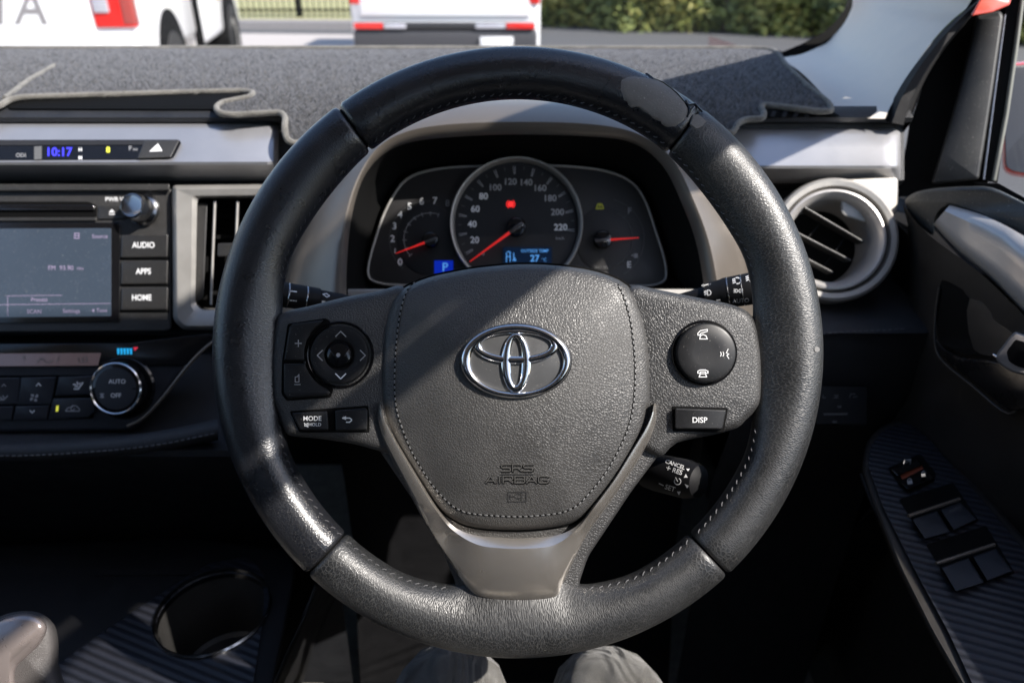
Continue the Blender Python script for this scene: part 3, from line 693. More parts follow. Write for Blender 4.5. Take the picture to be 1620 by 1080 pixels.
# silver strips
def strip(name, P0, P1, rows, m, par, n=12, label=None, ex0=None):
    return loft(name, [[C(P0+(P1-P0)*k/n, py, d) for k in range(n+1)] for py, d in rows], m, par, sharp=30, label=label)
tr_out = rnd([(-900, 197), (425, 194), (440, 200), (443, 215), (440, 262), (425, 275), (-900, 277)], 6)
strip_rows = [(194, .742), (194, .728), (197, .722), (204, .718), (250, .706), (258, .703), (263, .702), (267, .705), (280, .716), (287, .728), (287, .75)]
def trim_strip(P0, P1, slant, label):
    rows = []
    n = 14
    for py, d in strip_rows:
        rr = []
        for k in range(n+1):
            t = k/n; x = P0+(P1-P0)*t
            e = 0
            rr.append(C(x, py, d+(.012 if (k == n or k == 0) and slant else 0)))
        rows.append(rr)
    return loft('silver_trim', rows, M['silver'], dash, sharp=32, label=label)
def rounded_strip(x0, x1, top_y, edge_y, bot_y, label, dz=0.):
    """trim strip with sloping face and tucked lower lip, rounded at the right end"""
    P = []
    xs = [x0+(x1-x0)*k/10 for k in range(10)]+[x1-18, x1-8, x1-3, x1-1, x1]
    rows = []
    for u, lift in ((0, -.03), (0, 0), (.05, .008), (.12, .012), (.35, .018), (.6, .024), (.68, .0265), (.73, .0255), (.78, .021), (.9, .012), (1, .0), (1, -.03)):
        r = []
        for x in xs:
            q = max(0, (x-(x1-18))/18); sh = 1-math.sqrt(max(0, 1-q*q))
            ty = top_y+sh*10; by = bot_y-sh*12; y = ty+(by-ty)*u
            r.append(C(x, y, .742-dz-1.45*lift*(1-.7*sh)+ (.02 if x == x1 else 0)))
        rows.append(r)
    return loft('silver_trim', rows, M['silver'], dash, sharp=32, label=label)
ls = rounded_strip(-900, 441, 193, 262, 286, 'long silver strip with the clock display')
rs = rounded_strip(1120, 1425, 203, 268, 290, 'silver strip above the round vent')
dls = drop(ls, .0005)
# warm end piece beside round vent
plate('silver_trim', rnd([(1330, 284), (1421, 280), (1420, 330), (1410, 350), (1390, 360), (1330, 340)], 8), face(.725), -.02, .012, 4, M['silverwarm'], dash, label='warm grey bracket at the vent')
# clock display
clock = root('clock_display', 'narrow black clock display with blue digits in the silver strip', 'clock', C(120, 238, .70))
fc = lambda px, py, l=0.: C(px, py, lin([(220, .716), (256, .7045)])(py)-l)
cd = plate('display_window', rnd([(-300, 222), (283, 221), (287, 226), (276, 248), (268, 252), (-300, 255)], 3), fc, -.012, .0015, 1, M['gloss'], clock)
dd = drop(cd)
plate('display_shade', [(-300, 222.5), (240, 222), (236, 229), (-300, 231)], fc, 0, .0022, 0, M['dial'], clock)
text('10:17', 93, 241, 17, dd, M['led'], clock, bold=.02)
text('H', 127, 237, 7, dd, M['white'], clock, bold=.03); text('M', 127, 250, 7, dd, M['white'], clock, bold=.03)
text('ODI', 33, 246, 8, dd, M['grey'], clock)
text('8', 171, 237.5, 11, dd, M['yellow'], clock, bold=.03)
text('P', 206, 235, 9, dd, M['grey'], clock); text('ass', 214, 236, 6, dd, M['grey'], clock)
plate('sensor', [(54, 232), (66, 231), (66, 252), (54, 253)], fc, .0015, .0022, 0, M['dim'], clock)
hz = root('hazard_button', 'grey hazard light button with white triangle', 'button', C(250, 236, .70))
hb = plate('button_cap', rnd([(229, 222.5), (284, 221.5), (270, 249), (217, 251)], 2), fc, 0, .004, 2, M['charcoal'], hz)
ribbons('triangle_symbol', [['f', (236, 240), (250, 227), (257, 239)]], 0, 0, 1, 1, drop(hb), M['white'], hb)
# centre vent slot on top of the dash
plate('vent_slot', rnd([(8, 149), (400, 147), (352, 166), (350, 173), (14, 172)], 4), lambda x, y, l=0.: C(x, y, lin([(p[0], p[1]) for p in upper[1:]])(y)-.005-l), -.004, 0, 0, M['groove'], dash)
plate('vent_slot', rnd([(1212, 172), (1316, 176), (1330, 184), (1205, 188)], 3), lambda x, y, l=0.: C(x, y, lin([(p[0], p[1]) for p in upper[1:]])(y)-.005-l), -.004, 0, 0, M['groove'], dash)
for x in (1222, 1240, 1258, 1276, 1294): plate('vent_fin', [(x, 176), (x+7, 176), (x+3, 185), (x-4, 185)], lambda x, y, l=0.: C(x, y, lin([(p[0], p[1]) for p in upper[1:]])(y)-.005-l), 0, .003, 0, M['seal'], dash)
# fuse and coin panel right below
lp = face(.66)
sw = plate('switch_panel', rnd([(1290, 610), (1372, 612), (1372, 672), (1290, 672)], 3), face(.71), -.01, .002, 2, M['lower'], dash)
dsw = drop(sw)
ribbons('switch_symbol', [[(-4, 0), (-4, 4), (0, 4)], [(14, 0), (20, 0), (17, 3), (14, 0)], [(13, 4), (20, 4)], [(38, 3), (40, -2), (47, -2)], [(44, 3), (50, 2)]], 1306, 625, 1, 1.4, dsw, M['dim'], sw)
ribbons('switch_symbol', [[(0, 0), (36, -.5)], [(22, -12), (26, -12)], [(14, 12), (19, 12)]], 1304, 655, 1, 3, dsw, M['dim'], sw)

# ---- instrument hood
outer = cr([(440, 500), (452, 440), (472, 370), (505, 300), (545, 240), (600, 190), (690, 163), (820, 156), (950, 163), (1040, 190), (1100, 235), (1150, 310), (1182, 400), (1195, 500)], 5, False)
ridge = cr([(535, 500), (540, 410), (550, 340), (570, 278), (602, 232), (650, 208), (720, 198), (820, 195), (930, 198), (1005, 212), (1060, 250), (1096, 320), (1122, 395), (1140, 500)], 5, False)
inner_ = cr([(548, 500), (549, 415), (557, 340), (575, 282), (608, 243), (655, 224), (730, 216), (820, 213), (930, 216), (1000, 226), (1048, 262), (1080, 325), (1104, 395), (1120, 500)], 5, False)
deep = cr([(590, 480), (578, 430), (588, 370), (606, 320), (634, 278), (680, 262), (745, 257), (820, 254), (890, 256), (950, 262), (998, 280), (1026, 310), (1045, 365), (1064, 430)], 5, False)
hood = root('instrument_hood', 'brown grey hood arching over the instrument cluster', 'instrument hood', C(820, 300, .66))
loft('hood_trim', [[C(*p, .745) for p in outer], [C(*p, .700) for p in outer]]+
     [[C(a[0]+(b[0]-a[0])*t, a[1]+(b[1]-a[1])*t, d) for a, b in zip(outer, ridge)] for t, d in ((.1, .687), (.3, .672), (.6, .658), (.85, .648), (.95, .6455), (1, .646))]+
     [[C(a[0]+(b[0]-a[0])*t, a[1]+(b[1]-a[1])*t, d) for a, b in zip(ridge, inner_)] for t, d in ((.3, .648), (.7, .651), (1, .656))], M['hood'], hood, sharp=40)
loft('hood_tunnel', [[C(a[0]+(b[0]-a[0])*t, a[1]+(b[1]-a[1])*t, d) for a, b in zip(inner_, deep)] for t, d in ((0, .656), (.1, .662), (.4, .69), (.8, .715), (1, .722))], M['rubber'], hood, sharp=40)
plate('hood_floor', rnd([(540, 457), (1130, 457), (1170, 540), (480, 540)], 12), face(.66), -.03, 0, 3, M['silverwarm'], hood)
# ---- cluster
clu = root('instrument_cluster', 'black instrument cluster with speedometer, rev counter and fuel gauge', 'instrument cluster', C(817, 360, .70))
fp = cr([(582, 428), (595, 374), (615, 323), (643, 284), (688, 268), (753, 263), (816, 262), (875, 262), (945, 268), (993, 284), (1018, 312), (1036, 361), (1054, 425), (1042, 449), (980, 452), (816, 452), (660, 452), (597, 447)], 4)
base = plate('dial_plate', fp, face(.715), -.01, 0, 1, M['dial'], clu)
tube('chrome_outline', [C(x, y, .7135) for x, y in fp], .0013, M['silverwarm'], clu, closed=True)
ccx, ccy = 817, 355
sd = lathe('speedometer', C(ccx, ccy, .712), BK, [(.0635, 0), (.0635, .009), (.0625, .011), (.0612, .0105), (.0600, .008), (.0595, .001)], M['silverwarm'], clu, cap=False, seg=80)
f2 = face(.7115)
face_s = plate('speed_face', circ(ccx, ccy, 98.5, 64), face(.712), 0, .0005, 0, M['dialdark'], sd)
plate('speed_face', [(ccx+97*math.cos(math.radians(a)), ccy+97*math.sin(math.radians(a))) for a in range(8, 173, 5)], face(.712), .0005, .0009, 0, M['dial'], sd)
f2 = face(.7105)
for n_, x, y in (('20', 751, 380), ('40', 747, 355), ('60', 752, 331), ('80', 765, 311), ('100', 783, 297), ('120', 807, 288), ('140', 832, 289), ('160', 854, 298), ('180', 870, 314), ('200', 882, 336), ('220', 887, 360)):
    text(n_, x, y, 12.6, f2, M['white'] if len(n_) < 3 or n_ == '220' else M['grey'], sd, bold=.018)
text('km/h', 886, 377, 6, f2, M['grey'], sd)
tk = []
for i in range(0, 12):
    a = math.radians(150+i*(366-150)/11) if True else 0
    for da in (-.016, .016):
        tk.append([(ccx+92*math.cos(a+da), ccy+92*math.sin(a+da)), (ccx+80*math.cos(a+da*.6), ccy+80*math.sin(a+da*.6))])
ribbons('speed_marks', tk, 0, 0, 1, 1.0, f2, M['grey'], sd)
tk = []
for i in range(0, 11):
    a = math.radians(150+(i+.5)*(366-150)/11); tk.append([(ccx+92*math.cos(a), ccy+92*math.sin(a)), (ccx+87*math.cos(a), ccy+87*math.sin(a))])
ribbons('speed_marks', tk, 0, 0, 1, 1.0, f2, M['dim'], sd)
def needle(par, hx, hy, tx, ty, r, w, split):
    lathe('needle_hub', C(hx, hy, .7105), BK, [(r*.7/F, 0), (r*.7/F, .006), (r*.6/F, .008), (r*.45/F, .0085)], M['gloss'], par, seg=28)
    d = Vector((tx-hx, ty-hy)); L = d.length; d.normalize(); n = Vector((-d.y, d.x)); f = face(.7015)
    def pc(a, b, wa, wb, m, nm):
        P = [Vector((hx, hy))+d*a-n*wa, Vector((hx, hy))+d*a+n*wa, Vector((hx, hy))+d*b+n*wb, Vector((hx, hy))+d*b-n*wb]
        plate(nm, [tuple(p) for p in P], f, -.0006, .0008, .6, m, par)
    pc(-r*.75, r*.85, w, w, M['darkchrome'], 'needle_bar'); pc(r*.85, L, w*.8, w*.25, M['red'], 'needle')
needle(sd, 817, 360, 743, 414, 16, 3, 1)
lc = plate('trip_display', [(796, 391), (873, 391), (873, 425), (796, 425)], face(.711), 0, .0012, 0, M['lcdback'], sd)
dl_ = drop(lc)
text('OUTSIDE TEMP', 846, 397, 5.8, dl_, M['lcd'], lc, bold=.01)
text('27', 846, 409, 13, dl_, M['lcd'], lc, bold=.02); text('°C', 861, 411, 6.5, dl_, M['lcd'], lc)
ribbons('temperature_symbol', [[(-6, -8), (-1, -8), (-1, 8)], [(-7, 0), (0, 0)], [(5, -6), (5, 6)], [(3, 6), (9, 6)], [(7, 2), (7, 7)], [(-7, -6), (-7, 9)]], 808, 406, .95, 1.4, dl_, M['lcd'], lc)
ribbons('brake_warning', [['f']+circ(808, 323, 4.6, 14), arcl(808, 323, 6.4, 120, 240, 6), arcl(808, 323, 6.4, -60, 60, 6)], 0, 0, 1, 1.2, f2, M['redlit'], clu)
ribbons('small_mark', [[(762, 401), (765, 404), (766, 400)]], 0, 0, 1, 1.2, f2, M['grey'], sd)
# tachometer
tc_ = plate('rev_counter', circ(676, 378, 48, 36, 56), face(.715), 0, .0012, .5, M['dialdark'], clu)
ft = face(.7134)
for n_, x, y in (('0', 633, 415), ('1', 625, 397), ('2', 621, 378), ('3', 624, 358), ('4', 633, 340), ('5', 648, 327), ('6', 667, 319), ('7', 688, 318)):
    text(n_, x, y, 13.5 if n_ != '1' else 9, ft, M['white'], tc_, bold=.018)
text('8', 708, 322, 13, ft, M['grey'], tc_)
tk = []
for i in range(9):
    a = math.radians(140+i*(290-140)/8); tk.append([(680+43*math.cos(a), 378+43*math.sin(a)), (680+37*math.cos(a), 378+37*math.sin(a))])
ribbons('rev_marks', tk+[arcl(680, 378, 41, 140, 290, 20)], 0, 0, 1, .8, ft, M['grey'], tc_)
ribbons('rev_marks', [arcl(676, 378, 60, 130, 275, 24)], 0, 0, 1, .7, ft, M['dim'], tc_)
needle(tc_, 682, 380, 626, 401, 13, 2.4, 1)
pb = plate('gear_display', [(687, 412), (717, 412), (717, 433), (687, 433)], face(.7145), 0, .0008, 0, M['pblue'], clu)
text('P', 704, 423, 17, drop(pb), M['lcd'], pb, bold=.01)
# fuel
fg = plate('fuel_gauge', circ(955, 378, 44, 36, 50), face(.715), 0, .0012, .5, M['dial'], clu)
ribbons('fuel_marks', [arcl(955, 378, 46, -62, 62, 20), arcl(955, 378, 64, -75, 60, 24), [(985, 345), (990, 342)], [(986, 414), (991, 417)]], 0, 0, 1, .9, ft, M['dim'], fg)
text('F', 996, 334, 12.5, ft, M['grey'], fg, bold=.015); text('E', 995, 419, 12.5, ft, M['white'], fg, bold=.015)
ribbons('pump_symbol', [['f', (1003, 401), (1009, 401), (1009, 408), (1003, 408)], ['f', (998, 404), (1002, 402), (1002, 406)]], 0, 0, 1, 1, ft, M['grey'], fg)
text('SEAT BELT', 953, 423, 5, ft, M['dim'], fg)
ribbons('tyre_warning', [[(-6, 4), (6, 4)], [(-5, 2), (-3, -3), (3, -3), (5, 2)], [(0, -2), (0, 1)]], 949, 326, 1, 2, ft, M['amber'], fg)
needle(fg, 953, 380, 1011, 376, 15, 2.4, 1)

# ---- audio unit
au = root('audio_unit', 'charcoal audio unit with touch screen and three labelled keys', 'audio unit', C(60, 410, .73))
fa = face(.73)
bez = plate('fascia', rnd([(-600, 291), (262, 291), (271, 297), (271, 520), (262, 524), (-600, 530)], 4), fa, -.03, 0, 3, M['charcoal'], au)
strip_ = plate('top_ledge', rnd([(-600, 291), (268, 291), (268, 301), (-600, 304)], 2), fa, -.01, .006, 2, M['charcoal'], au)
plate('disc_slot', rnd([(-600, 318), (140, 319), (153, 325), (153, 346), (-600, 351)], 4), fa, -.001, .0006, 0, M['groove'], au)
plate('disc_slot_lip', rnd([(-600, 322), (148, 324), (150, 333), (-600, 334)], 2), fa, .0005, .003, 1.5, M['gloss'], au)
plate('disc_slot_lip', rnd([(-600, 345), (152, 344), (152, 349), (-600, 352)], 1), fa, .0005, .0035, 1.5, M['charcoal'], au)
ej = plate('eject_key', rnd([(155, 325), (198, 326), (198, 346), (155, 347)], 2), fa, 0, .002, 1.5, M['charcoal2'], au)
ribbons('eject_symbol', [['f', (172, 336), (177, 331), (182, 336)], [(173, 339), (181, 339)]], 0, 0, 1, 1.5, drop(ej), M['white'], ej)
text('PWR·VOL', 187, 315.5, 8.5, drop(bez), M['white'], bez, bold=.015)
plate('screen_surround', rnd([(-600, 352), (186, 352), (190, 356), (189, 510), (-600, 516)], 3), fa, -.001, .0015, 1, M['gloss'], au)
scr = plate('touch_screen', rnd([(-600, 364), (176, 361), (176, 500), (-600, 509)], 2), fa, 0, .0019, .5, M['screen'], au)
ds = drop(scr)
text('FM  93.90', 96, 424, 9, ds, M['lilac'], scr); text('MHz', 127, 425, 5, ds, M['lilac'], scr)
text('Source', 158, 374, 8, ds, M['lilac'], scr); text('Presets', 62, 474, 8, ds, M['lilac'], scr); text('SCAN', 54, 493, 8, ds, M['lilac'], scr)
text('Settings', 113, 492, 8, ds, M['lilac'], scr); text('Tune', 161, 491, 7.5, ds, M['lilac'], scr)
ribbons('screen_symbol', [[(118, 369), (125, 369), (125, 377), (118, 377), (118, 369)], [(118, 373), (125, 373)]], 0, 0, 1, 1.2, ds, M['lilac'], scr)
ribbons('screen_symbol', [[(10, 468), (98, 467)], [(-10, 482), (175, 480)], [(12, 470), (12, 500)], ['f', (145, 491), (149, 488), (149, 494)]], 0, 0, 1, .7, ds, M['lilac'], scr)
for t_, y0, y1 in (('AUDIO', 372, 407), ('APPS', 413, 449), ('HOME', 455, 490)):
    k = plate('menu_key', rnd([(192, y0), (266, y0-1), (265, y1), (191, y1+1)], 2), fa, 0, .0035, 2.5, M['charcoal2'], au)
    text(t_, 227 if t_ != 'HOME' else 224, (y0+y1)/2-1.5, 11.5, drop(k), M['white'], k, bold=.02, sx=.86)
    plate('key_gap', [(190, y1+1), (267, y1+1), (267, y1+4), (190, y1+4)], fa, 0, .0008, 0, M['groove'], au)
s7 = .73/F
vk = lathe('volume_knob', C(228, 332, .73), BK+RX*-.12+UP*.02, [(26*s7, 0), (26*s7, .004), (23*s7, .0055), (21.5*s7, .006), (21*s7, .017), (19.5*s7, .0195), (17*s7, .0202), (15*s7, .0198), (.5*s7, .0196)], M['darkchrome'], au, seg=96, knurl=.0003)
# ---- centre vent
cv = root('centre_air_vent', 'rectangular air vent with upright slats beside the audio unit', 'air vent', C(360, 400, .72))
vf = rnd([(272, 292), (470, 290), (470, 524), (300, 524), (276, 514)], 10)
Pv = rnd([(272, 293), (480, 291), (480, 522), (290, 522), (274, 506)], 8, 4)
Pi = rnd([(312, 313), (480, 311), (480, 488), (318, 490), (309, 480)], 8, 4)
rows = [[C(*p, d) for p in inset(Pv, i)] for i, d in ((0, .75), (0, .722), (3, .716), (7, .714))]
n_ = len(Pv)
mid = [tuple(Vector(a).lerp(Vector(b), .75)) for a, b in zip(inset(Pv, 7), Pi)]
rows += [[C(*p, .716) for p in mid], [C(*p, .720) for p in Pi], [C(*p, .728) for p in Pi], [C(*p, .775) for p in inset(Pi, 3)]]
loft('vent_frame', rows, M['silverwarm'], cv, closed=True, sharp=35)
plate('vent_back', inset(Pi, -6), face(.772), 0, .001, 0, M['rubber'], cv)
plate('vent_frame', rnd([(310, 320), (328, 322), (322, 470), (309, 480)], 3), face(.728), -.02, .001, 2, M['charcoal'], cv)
for x in (340, 376, 410): plate('slat', rnd([(x-3, 318), (x+3, 318), (x-4, 483), (x-9, 483)], 1), face(.727), -.022, .002, 1.5, M['silverwarm'] if 0 else M['charcoal2'], cv)
for x in (338, 374): tube('slat_edge', [C(x+2, 318, .7245), C(x-4, 482, .7245)], .0012, M['silverwarm'], cv)
plate('vent_tab', rnd([(345, 385), (372, 384), (372, 405), (344, 406)], 3), face(.722), -.01, .004, 2, M['charcoal2'], cv)
for y in (340, 372, 430, 460): plate('cross_slat', [(325, y), (480, y-2), (480, y+4), (325, y+6)], face(.75), -.01, 0, 0, M['rubber'], cv)
# ---- climate panel
cp = root('climate_panel', 'bluish black climate control panel with lcd strip and keys', 'climate control', C(100, 610, .69))
fq = face(.69)
pan = plate('fascia', rnd([(-600, 578), (295, 577), (225, 668), (205, 680), (-600, 690)], 8), fq, -.03, 0, 5, M['climate'], cp)
wnd = plate('display_glass', rnd([(-600, 546), (200, 543), (330, 528), (338, 532), (296, 577), (-600, 582)], 3), fq, -.02, .002, 1, M['gloss'], cp)
tube('edge_strip', [C(x, y, .686) for x, y in cr([(345, 535), (322, 553), (296, 580), (266, 618), (240, 648), (222, 664), (202, 674)], 5, False)], .0016, M['hood'], cp)
lcd = plate('lcd', rnd([(-600, 562), (160, 558), (155, 578), (-600, 583)], 1), fq, .001, .0028, 0, M['amberlcd'], cp)
dlc = drop(lcd)
text('LO', 131, 569, 11, dlc, M['dim'], lcd, shear=.1, bold=.01)
ribbons('lcd_symbol', [[(35, 564), (40, 564), (38, 568)], [(58, 573), (66, 567), (74, 574), (84, 570)], [(64, 567), (70, 567)], [(90, 572), (94, 565)]], 0, 0, 1, 1.3, dlc, M['dim'], lcd)
dw = drop(wnd)
ribbons('temperature_bar', [['f', (x, 551+.0*x), (x+4, 550.5), (x+4, 560), (x+1, 561)] for x in (185, 190, 195, 200, 205)], 0, 0, 1, 1, dw, M['cyan'], wnd)
ribbons('temperature_bar', [['f', (211, 549), (219, 549), (213, 555)]], 0, 0, 1, 1, dw, mat('warm bar', (.5, .02, .04), .4, emit=(.8, .04, .08), es=.3), wnd)
def ckey(P, nm='climate_key'):
    return plate(nm, rnd(P, 2), fq, 0, .0032, 2, M['climate'], cp, bl=.0012)
plate('key_bed', rnd([(-600, 596), (152, 593), (150, 640), (148, 662), (-600, 672)], 4), fq, -.001, .0006, 0, M['groove'], cp)
def updn(P1, P2):
    a = ckey(P1); b = ckey(P2); return a, b
a, b = updn([(-60, 598), (32, 597), (28, 640), (-60, 642)], [(-60, 644), (22, 642), (18, 665), (-60, 667)])
ribbons('key_symbol', [[(-3, 2), (0, -1.5), (3, 2)]], 6, 609, 1, 1.3, drop(a), M['grey'], a)
ribbons('key_symbol', [[(-6, 3), (0, 3), (6, -3)], [(-6, -1), (-3, 1)], [(-1, -3), (0, 0)]], 6, 629, 1, 1.6, drop(a), M['grey'], a)
a, b = updn([(33, 597), (89, 596), (81, 640), (27, 641)], [(25, 642), (79, 641), (74, 664), (20, 665)])
ribbons('key_symbol', [[(-3.5, 2), (0, -2), (3.5, 2)]], 61, 608, 1, 1.4, drop(a), M['white'], a)
ribbons('fan_symbol', [['f', (-1, -1), (-5, -3), (-5, -6), (0, -5)], ['f', (1, -1), (4, -6), (7, -4), (5, 0)], ['f', (1, 1), (5, 3), (4, 6), (0, 5)], ['f', (-1, 1), (-5, 5), (-7, 3), (-5, -1)]], 54, 629, 1, 1, drop(a), M['grey'], a)
ribbons('key_symbol', [[(-3.5, -2), (0, 2), (3.5, -2)]], 51, 651, 1, 1.4, drop(b), M['white'], b)
a = ckey([(93, 596), (150, 594), (144, 624), (87, 626)]); b = ckey([(84, 630), (146, 629), (152, 650), (140, 660), (76, 664)])
ribbons('airflow_symbol', [[(-7, 5), (0, 5), (7, -5)], [(-8, -2), (-4, -2)], [(-2, -6), (-1, -2)], [(1, -3), (3, -4)], [(-5, 1), (-1, 1)]], 124, 610, 1, 1.8, drop(a), M['white'], a)
ribbons('recirculation_symbol', [[(-11, 3), (-8, -1), (-3, -2), (0, -5), (6, -4), (11, 1), (10, 4), (-11, 4)], arcl(0, 0, 3, 0, 280, 8)], 115, 646, 1, 1.4, drop(b), M['grey'], b)
ribbons('indicator', [['f', (89, 642), (93, 641), (92, 650), (88, 651)]], 0, 0, 1, 1, drop(b), M['yellow'], b)
s6 = .69/F
kc = C(196, 613, .69)
lathe('knob_base', kc, BK, [(50*s6, -.002), (50*s6, .001), (47*s6, .0025), (43*s6, .0015), (41*s6, -.001)], M['gloss'], cp, cap=False, label='shiny collar round the temperature knob')
kn = lathe('temperature_knob', kc, BK+RX*-.02, [(42*s6, -.001), (41*s6, .012), (40*s6, .0135), (38*s6, .014)], M['gloss'], cp, seg=64)
kx = C(183, 608, .6745)
lathe('knob_ring', kc+(BK+RX*-.02).normalized()*.013, BK+RX*-.02, [(40.5*s6, 0), (40.6*s6, .0013), (39*s6, .002), (37.6*s6, .0013), (37.6*s6, 0)], M['chrome'], kn, cap=False, seg=64)
kf = lathe('knob_face', kc+(BK+RX*-.02).normalized()*.013, BK+RX*-.02, [(37.5*s6, 0), (37.5*s6, .0008), (30*s6, .0011), (.5*s6, .0013)], M['climate'], kn, cap=True)
dk = drop(kf)
pc_ = kc+(BK+RX*-.02).normalized()*.0145-CAM; kpx, kpy = 810+F*pc_.dot(RX)/pc_.dot(FW), 540-F*pc_.dot(UP)/pc_.dot(FW)
text('AUTO', kpx+3, kpy-11, 8.6, dk, M['white'], kf, bold=.01); text('OFF', kpx+1, kpy+11, 8.6, dk, M['white'], kf, bold=.01)
ribbons('knob_line', [[(kpx-36, kpy), (kpx+36, kpy)]], 0, 0, 1, 1.8, dk, M['groove'], kf)
ribbons('fan_symbol', [[(-3, -3), (3, 3)], [(-3, 3), (3, -3)], [(0, -4), (0, 4)]], kpx-21, kpy+11, .9, 1.8, dk, M['grey'], kf)
# ---- round vent
rv = root('round_air_vent', 'round air vent with silver ring and three slanting slats', 'air vent', C(1318, 380, .70))
ax = (BK+RX*-.10+UP*.03).normalized(); c0 = C(1316, 381, .712)
lathe('vent_housing', c0, ax, [(.060, -.03), (.060, .004), (.0585, .008), (.056, .0095), (.0515, .009), (.0500, .004), (.0495, -.004)], M['silverwarm'], rv, cap=False, seg=72, label='matt outer ring')
lathe('vent_ring', c0+RX*-.001, ax, [(.0492, -.004), (.0490, .006), (.0475, .0095), (.0455, .0100), (.0420, .006), (.0395, -.002), (.0385, -.012), (.038, -.05)], M['doorsilver'], rv, cap=False, seg=72, label='satin silver inner ring')
lathe('vent_back', c0-ax*.045, ax, [(.042, 0), (.001, .001)], M['rubber'], rv)
for a_, b_ in (((1272, 328), (1366, 383)), ((1256, 366), (1345, 412)), ((1262, 402), (1317, 431)), ((1310, 322), (1376, 358))):
    if b_[1] == 358: continue
    A = C(*a_, .712); B = C(*b_, .712)
    V = []
    for p in (A, B):
        for u, w in ((0, .001), (.014, .0006), (.014, -.0006), (0, -.001)): V.append(p+FW*u+UP*w)
    mesh('slat', V, fixn(V, [(0, 1, 2, 3), (7, 6, 5, 4), (0, 4, 5, 1), (1, 5, 6, 2), (2, 6, 7, 3), (3, 7, 4, 0)]), M['charcoal'], rv)
    tube('slat_edge', [A, B], .0014, M['charcoal'], rv)
for a_, b_ in (((1300, 350), (1262, 395)), ((1338, 374), (1302, 424))): tube('cross_vane', [C(*a_, .724), C(*b_, .724)], .0009, M['seal'], rv)
# chrome under lip of vent and dark bolster
# ================================================================== DASH MAT
surf = None
surf2 = lin([(60, 1.24), (76, 1.105), (88, 1.025), (100, .957), (112, .897), (125, .84), (138, .795), (150, .765), (165, .742), (180, .722), (200, .705), (225, .695)])
def mt(px, py, l=0.): return C(px, py, surf2(py)-.006-l+.003*math.sin(px*.013+1)*math.sin(py*.11)+.0012*math.sin(px*.05+py*.1))
dm = root('dash_mat', 'grey carpet dash mat with pale bound edge on top of the dashboard', 'dash mat', C(700, 110, .95))
mo = [(-700, 76), (300, 76), (820, 76), (1190, 76), (1222, 79), (1234, 87), (1240, 100), (1275, 134), (1312, 165), (1316, 175), (1300, 177), (1250, 171), (1208, 166), (1203, 170), (1209, 180), (1206, 188), (1180, 189), (1166, 195), (1160, 212), (1120, 205), (1040, 180), (820, 150), (640, 158), (585, 170), (540, 196), (500, 218), (468, 228), (454, 222), (450, 205), (452, 186), (444, 178), (370, 182), (347, 179), (341, 171), (350, 163), (395, 154), (402, 147), (385, 144), (200, 149), (36, 154), (14, 158), (0, 168), (-40, 176), (-700, 178)]
mo = rnd(mo, 8, 3)
V, Fc = bisected(mo, mt, 12, 5)
mesh('mat_pile', V, Fc, M['mat'], dm, 80)
tube('bound_edge', [mt(x, y, .0005) for x, y in mo[3:]], .0032, M['bind'], dm, seg=8)
tube('bound_edge', [mt(x, y, .001) for x, y in ((8, 156), (20, 147), (48, 126), (86, 104))], .003, M['bind'], dm, label='sewn dart running up from the slot corner')
# loose fibres along the edges
V = []; Fc = []
for a, b in zip(mo, mo[1:]):
    L = (Vector(b)-Vector(a)).length
    if L > 400 or a[0] < -50: continue
    for k in range(int(L*1.2)):
        t = random.random(); x = a[0]+(b[0]-a[0])*t; y = a[1]+(b[1]-a[1])*t
        p = mt(x, y, .002); d = Vector((random.uniform(-1, 1), random.uniform(-1, 1), random.uniform(-.6, 1))).normalized()*random.uniform(.004, .007); w = d.cross(BK).normalized()*.00022
        q = len(V); V += [p-w, p+w, p+d]; Fc.append((q, q+1, q+2))
mesh('edge_fibres', V, Fc, M['bind'], dm, 80)
V = []; Fc = []
def inside(x, y, P):
    c = False; n = len(P)
    for a in range(n):
        (x1, y1), (x2, y2) = P[a-1], P[a]
        if (y1 > y) != (y2 > y) and x < (x2-x1)*(y-y1)/(y2-y1)+x1: c = not c
    return c
for k in range(60000):
    x = random.uniform(-20, 1320); y = 77+150*random.random()**.9
    if not inside(x, y, mo) or (600 < x < 1050 and y > 150): continue
    p = mt(x, y); d = Vector((random.uniform(-1, 1), random.uniform(-1, 1), random.uniform(.2, 1.2))).normalized()*random.uniform(.002, .0055); w = d.cross(BK).normalized()*.0003
    q = len(V); V += [p-w, p+w, p+d]; Fc.append((q, q+1, q+2))
mesh('pile_fibres', V, Fc, M['mat'], dm, 80, mats=[M['bind']], mi=[1 if random.random() < .12 else 0 for _ in Fc])

# ================================================================== CAR BODY (roof, pillars, windscreen, bonnet, floor)
car = root('car', 'red car whose interior surrounds the wheel, with white pillar trim', 'car', CAM+Vector((-.37, 0, -1.3)))
def W(x, y, z): return CAM+Vector((x, y, z))
ws = lambda x: [W(x, 1.20, -.15), W(x, .35, .44)]
V = [W(-1.2, 1.22, -.15), W(.46, 1.22, -.15), W(.40, .25, .45), W(-1.14, .25, .45)]
V = V+[v+Vector((0, .004, .005)) for v in V]
mesh('windscreen', V, [(0, 1, 2, 3), (7, 6, 5, 4), (0, 4, 5, 1), (1, 5, 6, 2), (2, 6, 7, 3), (3, 7, 4, 0)], M['wsglass'], car)
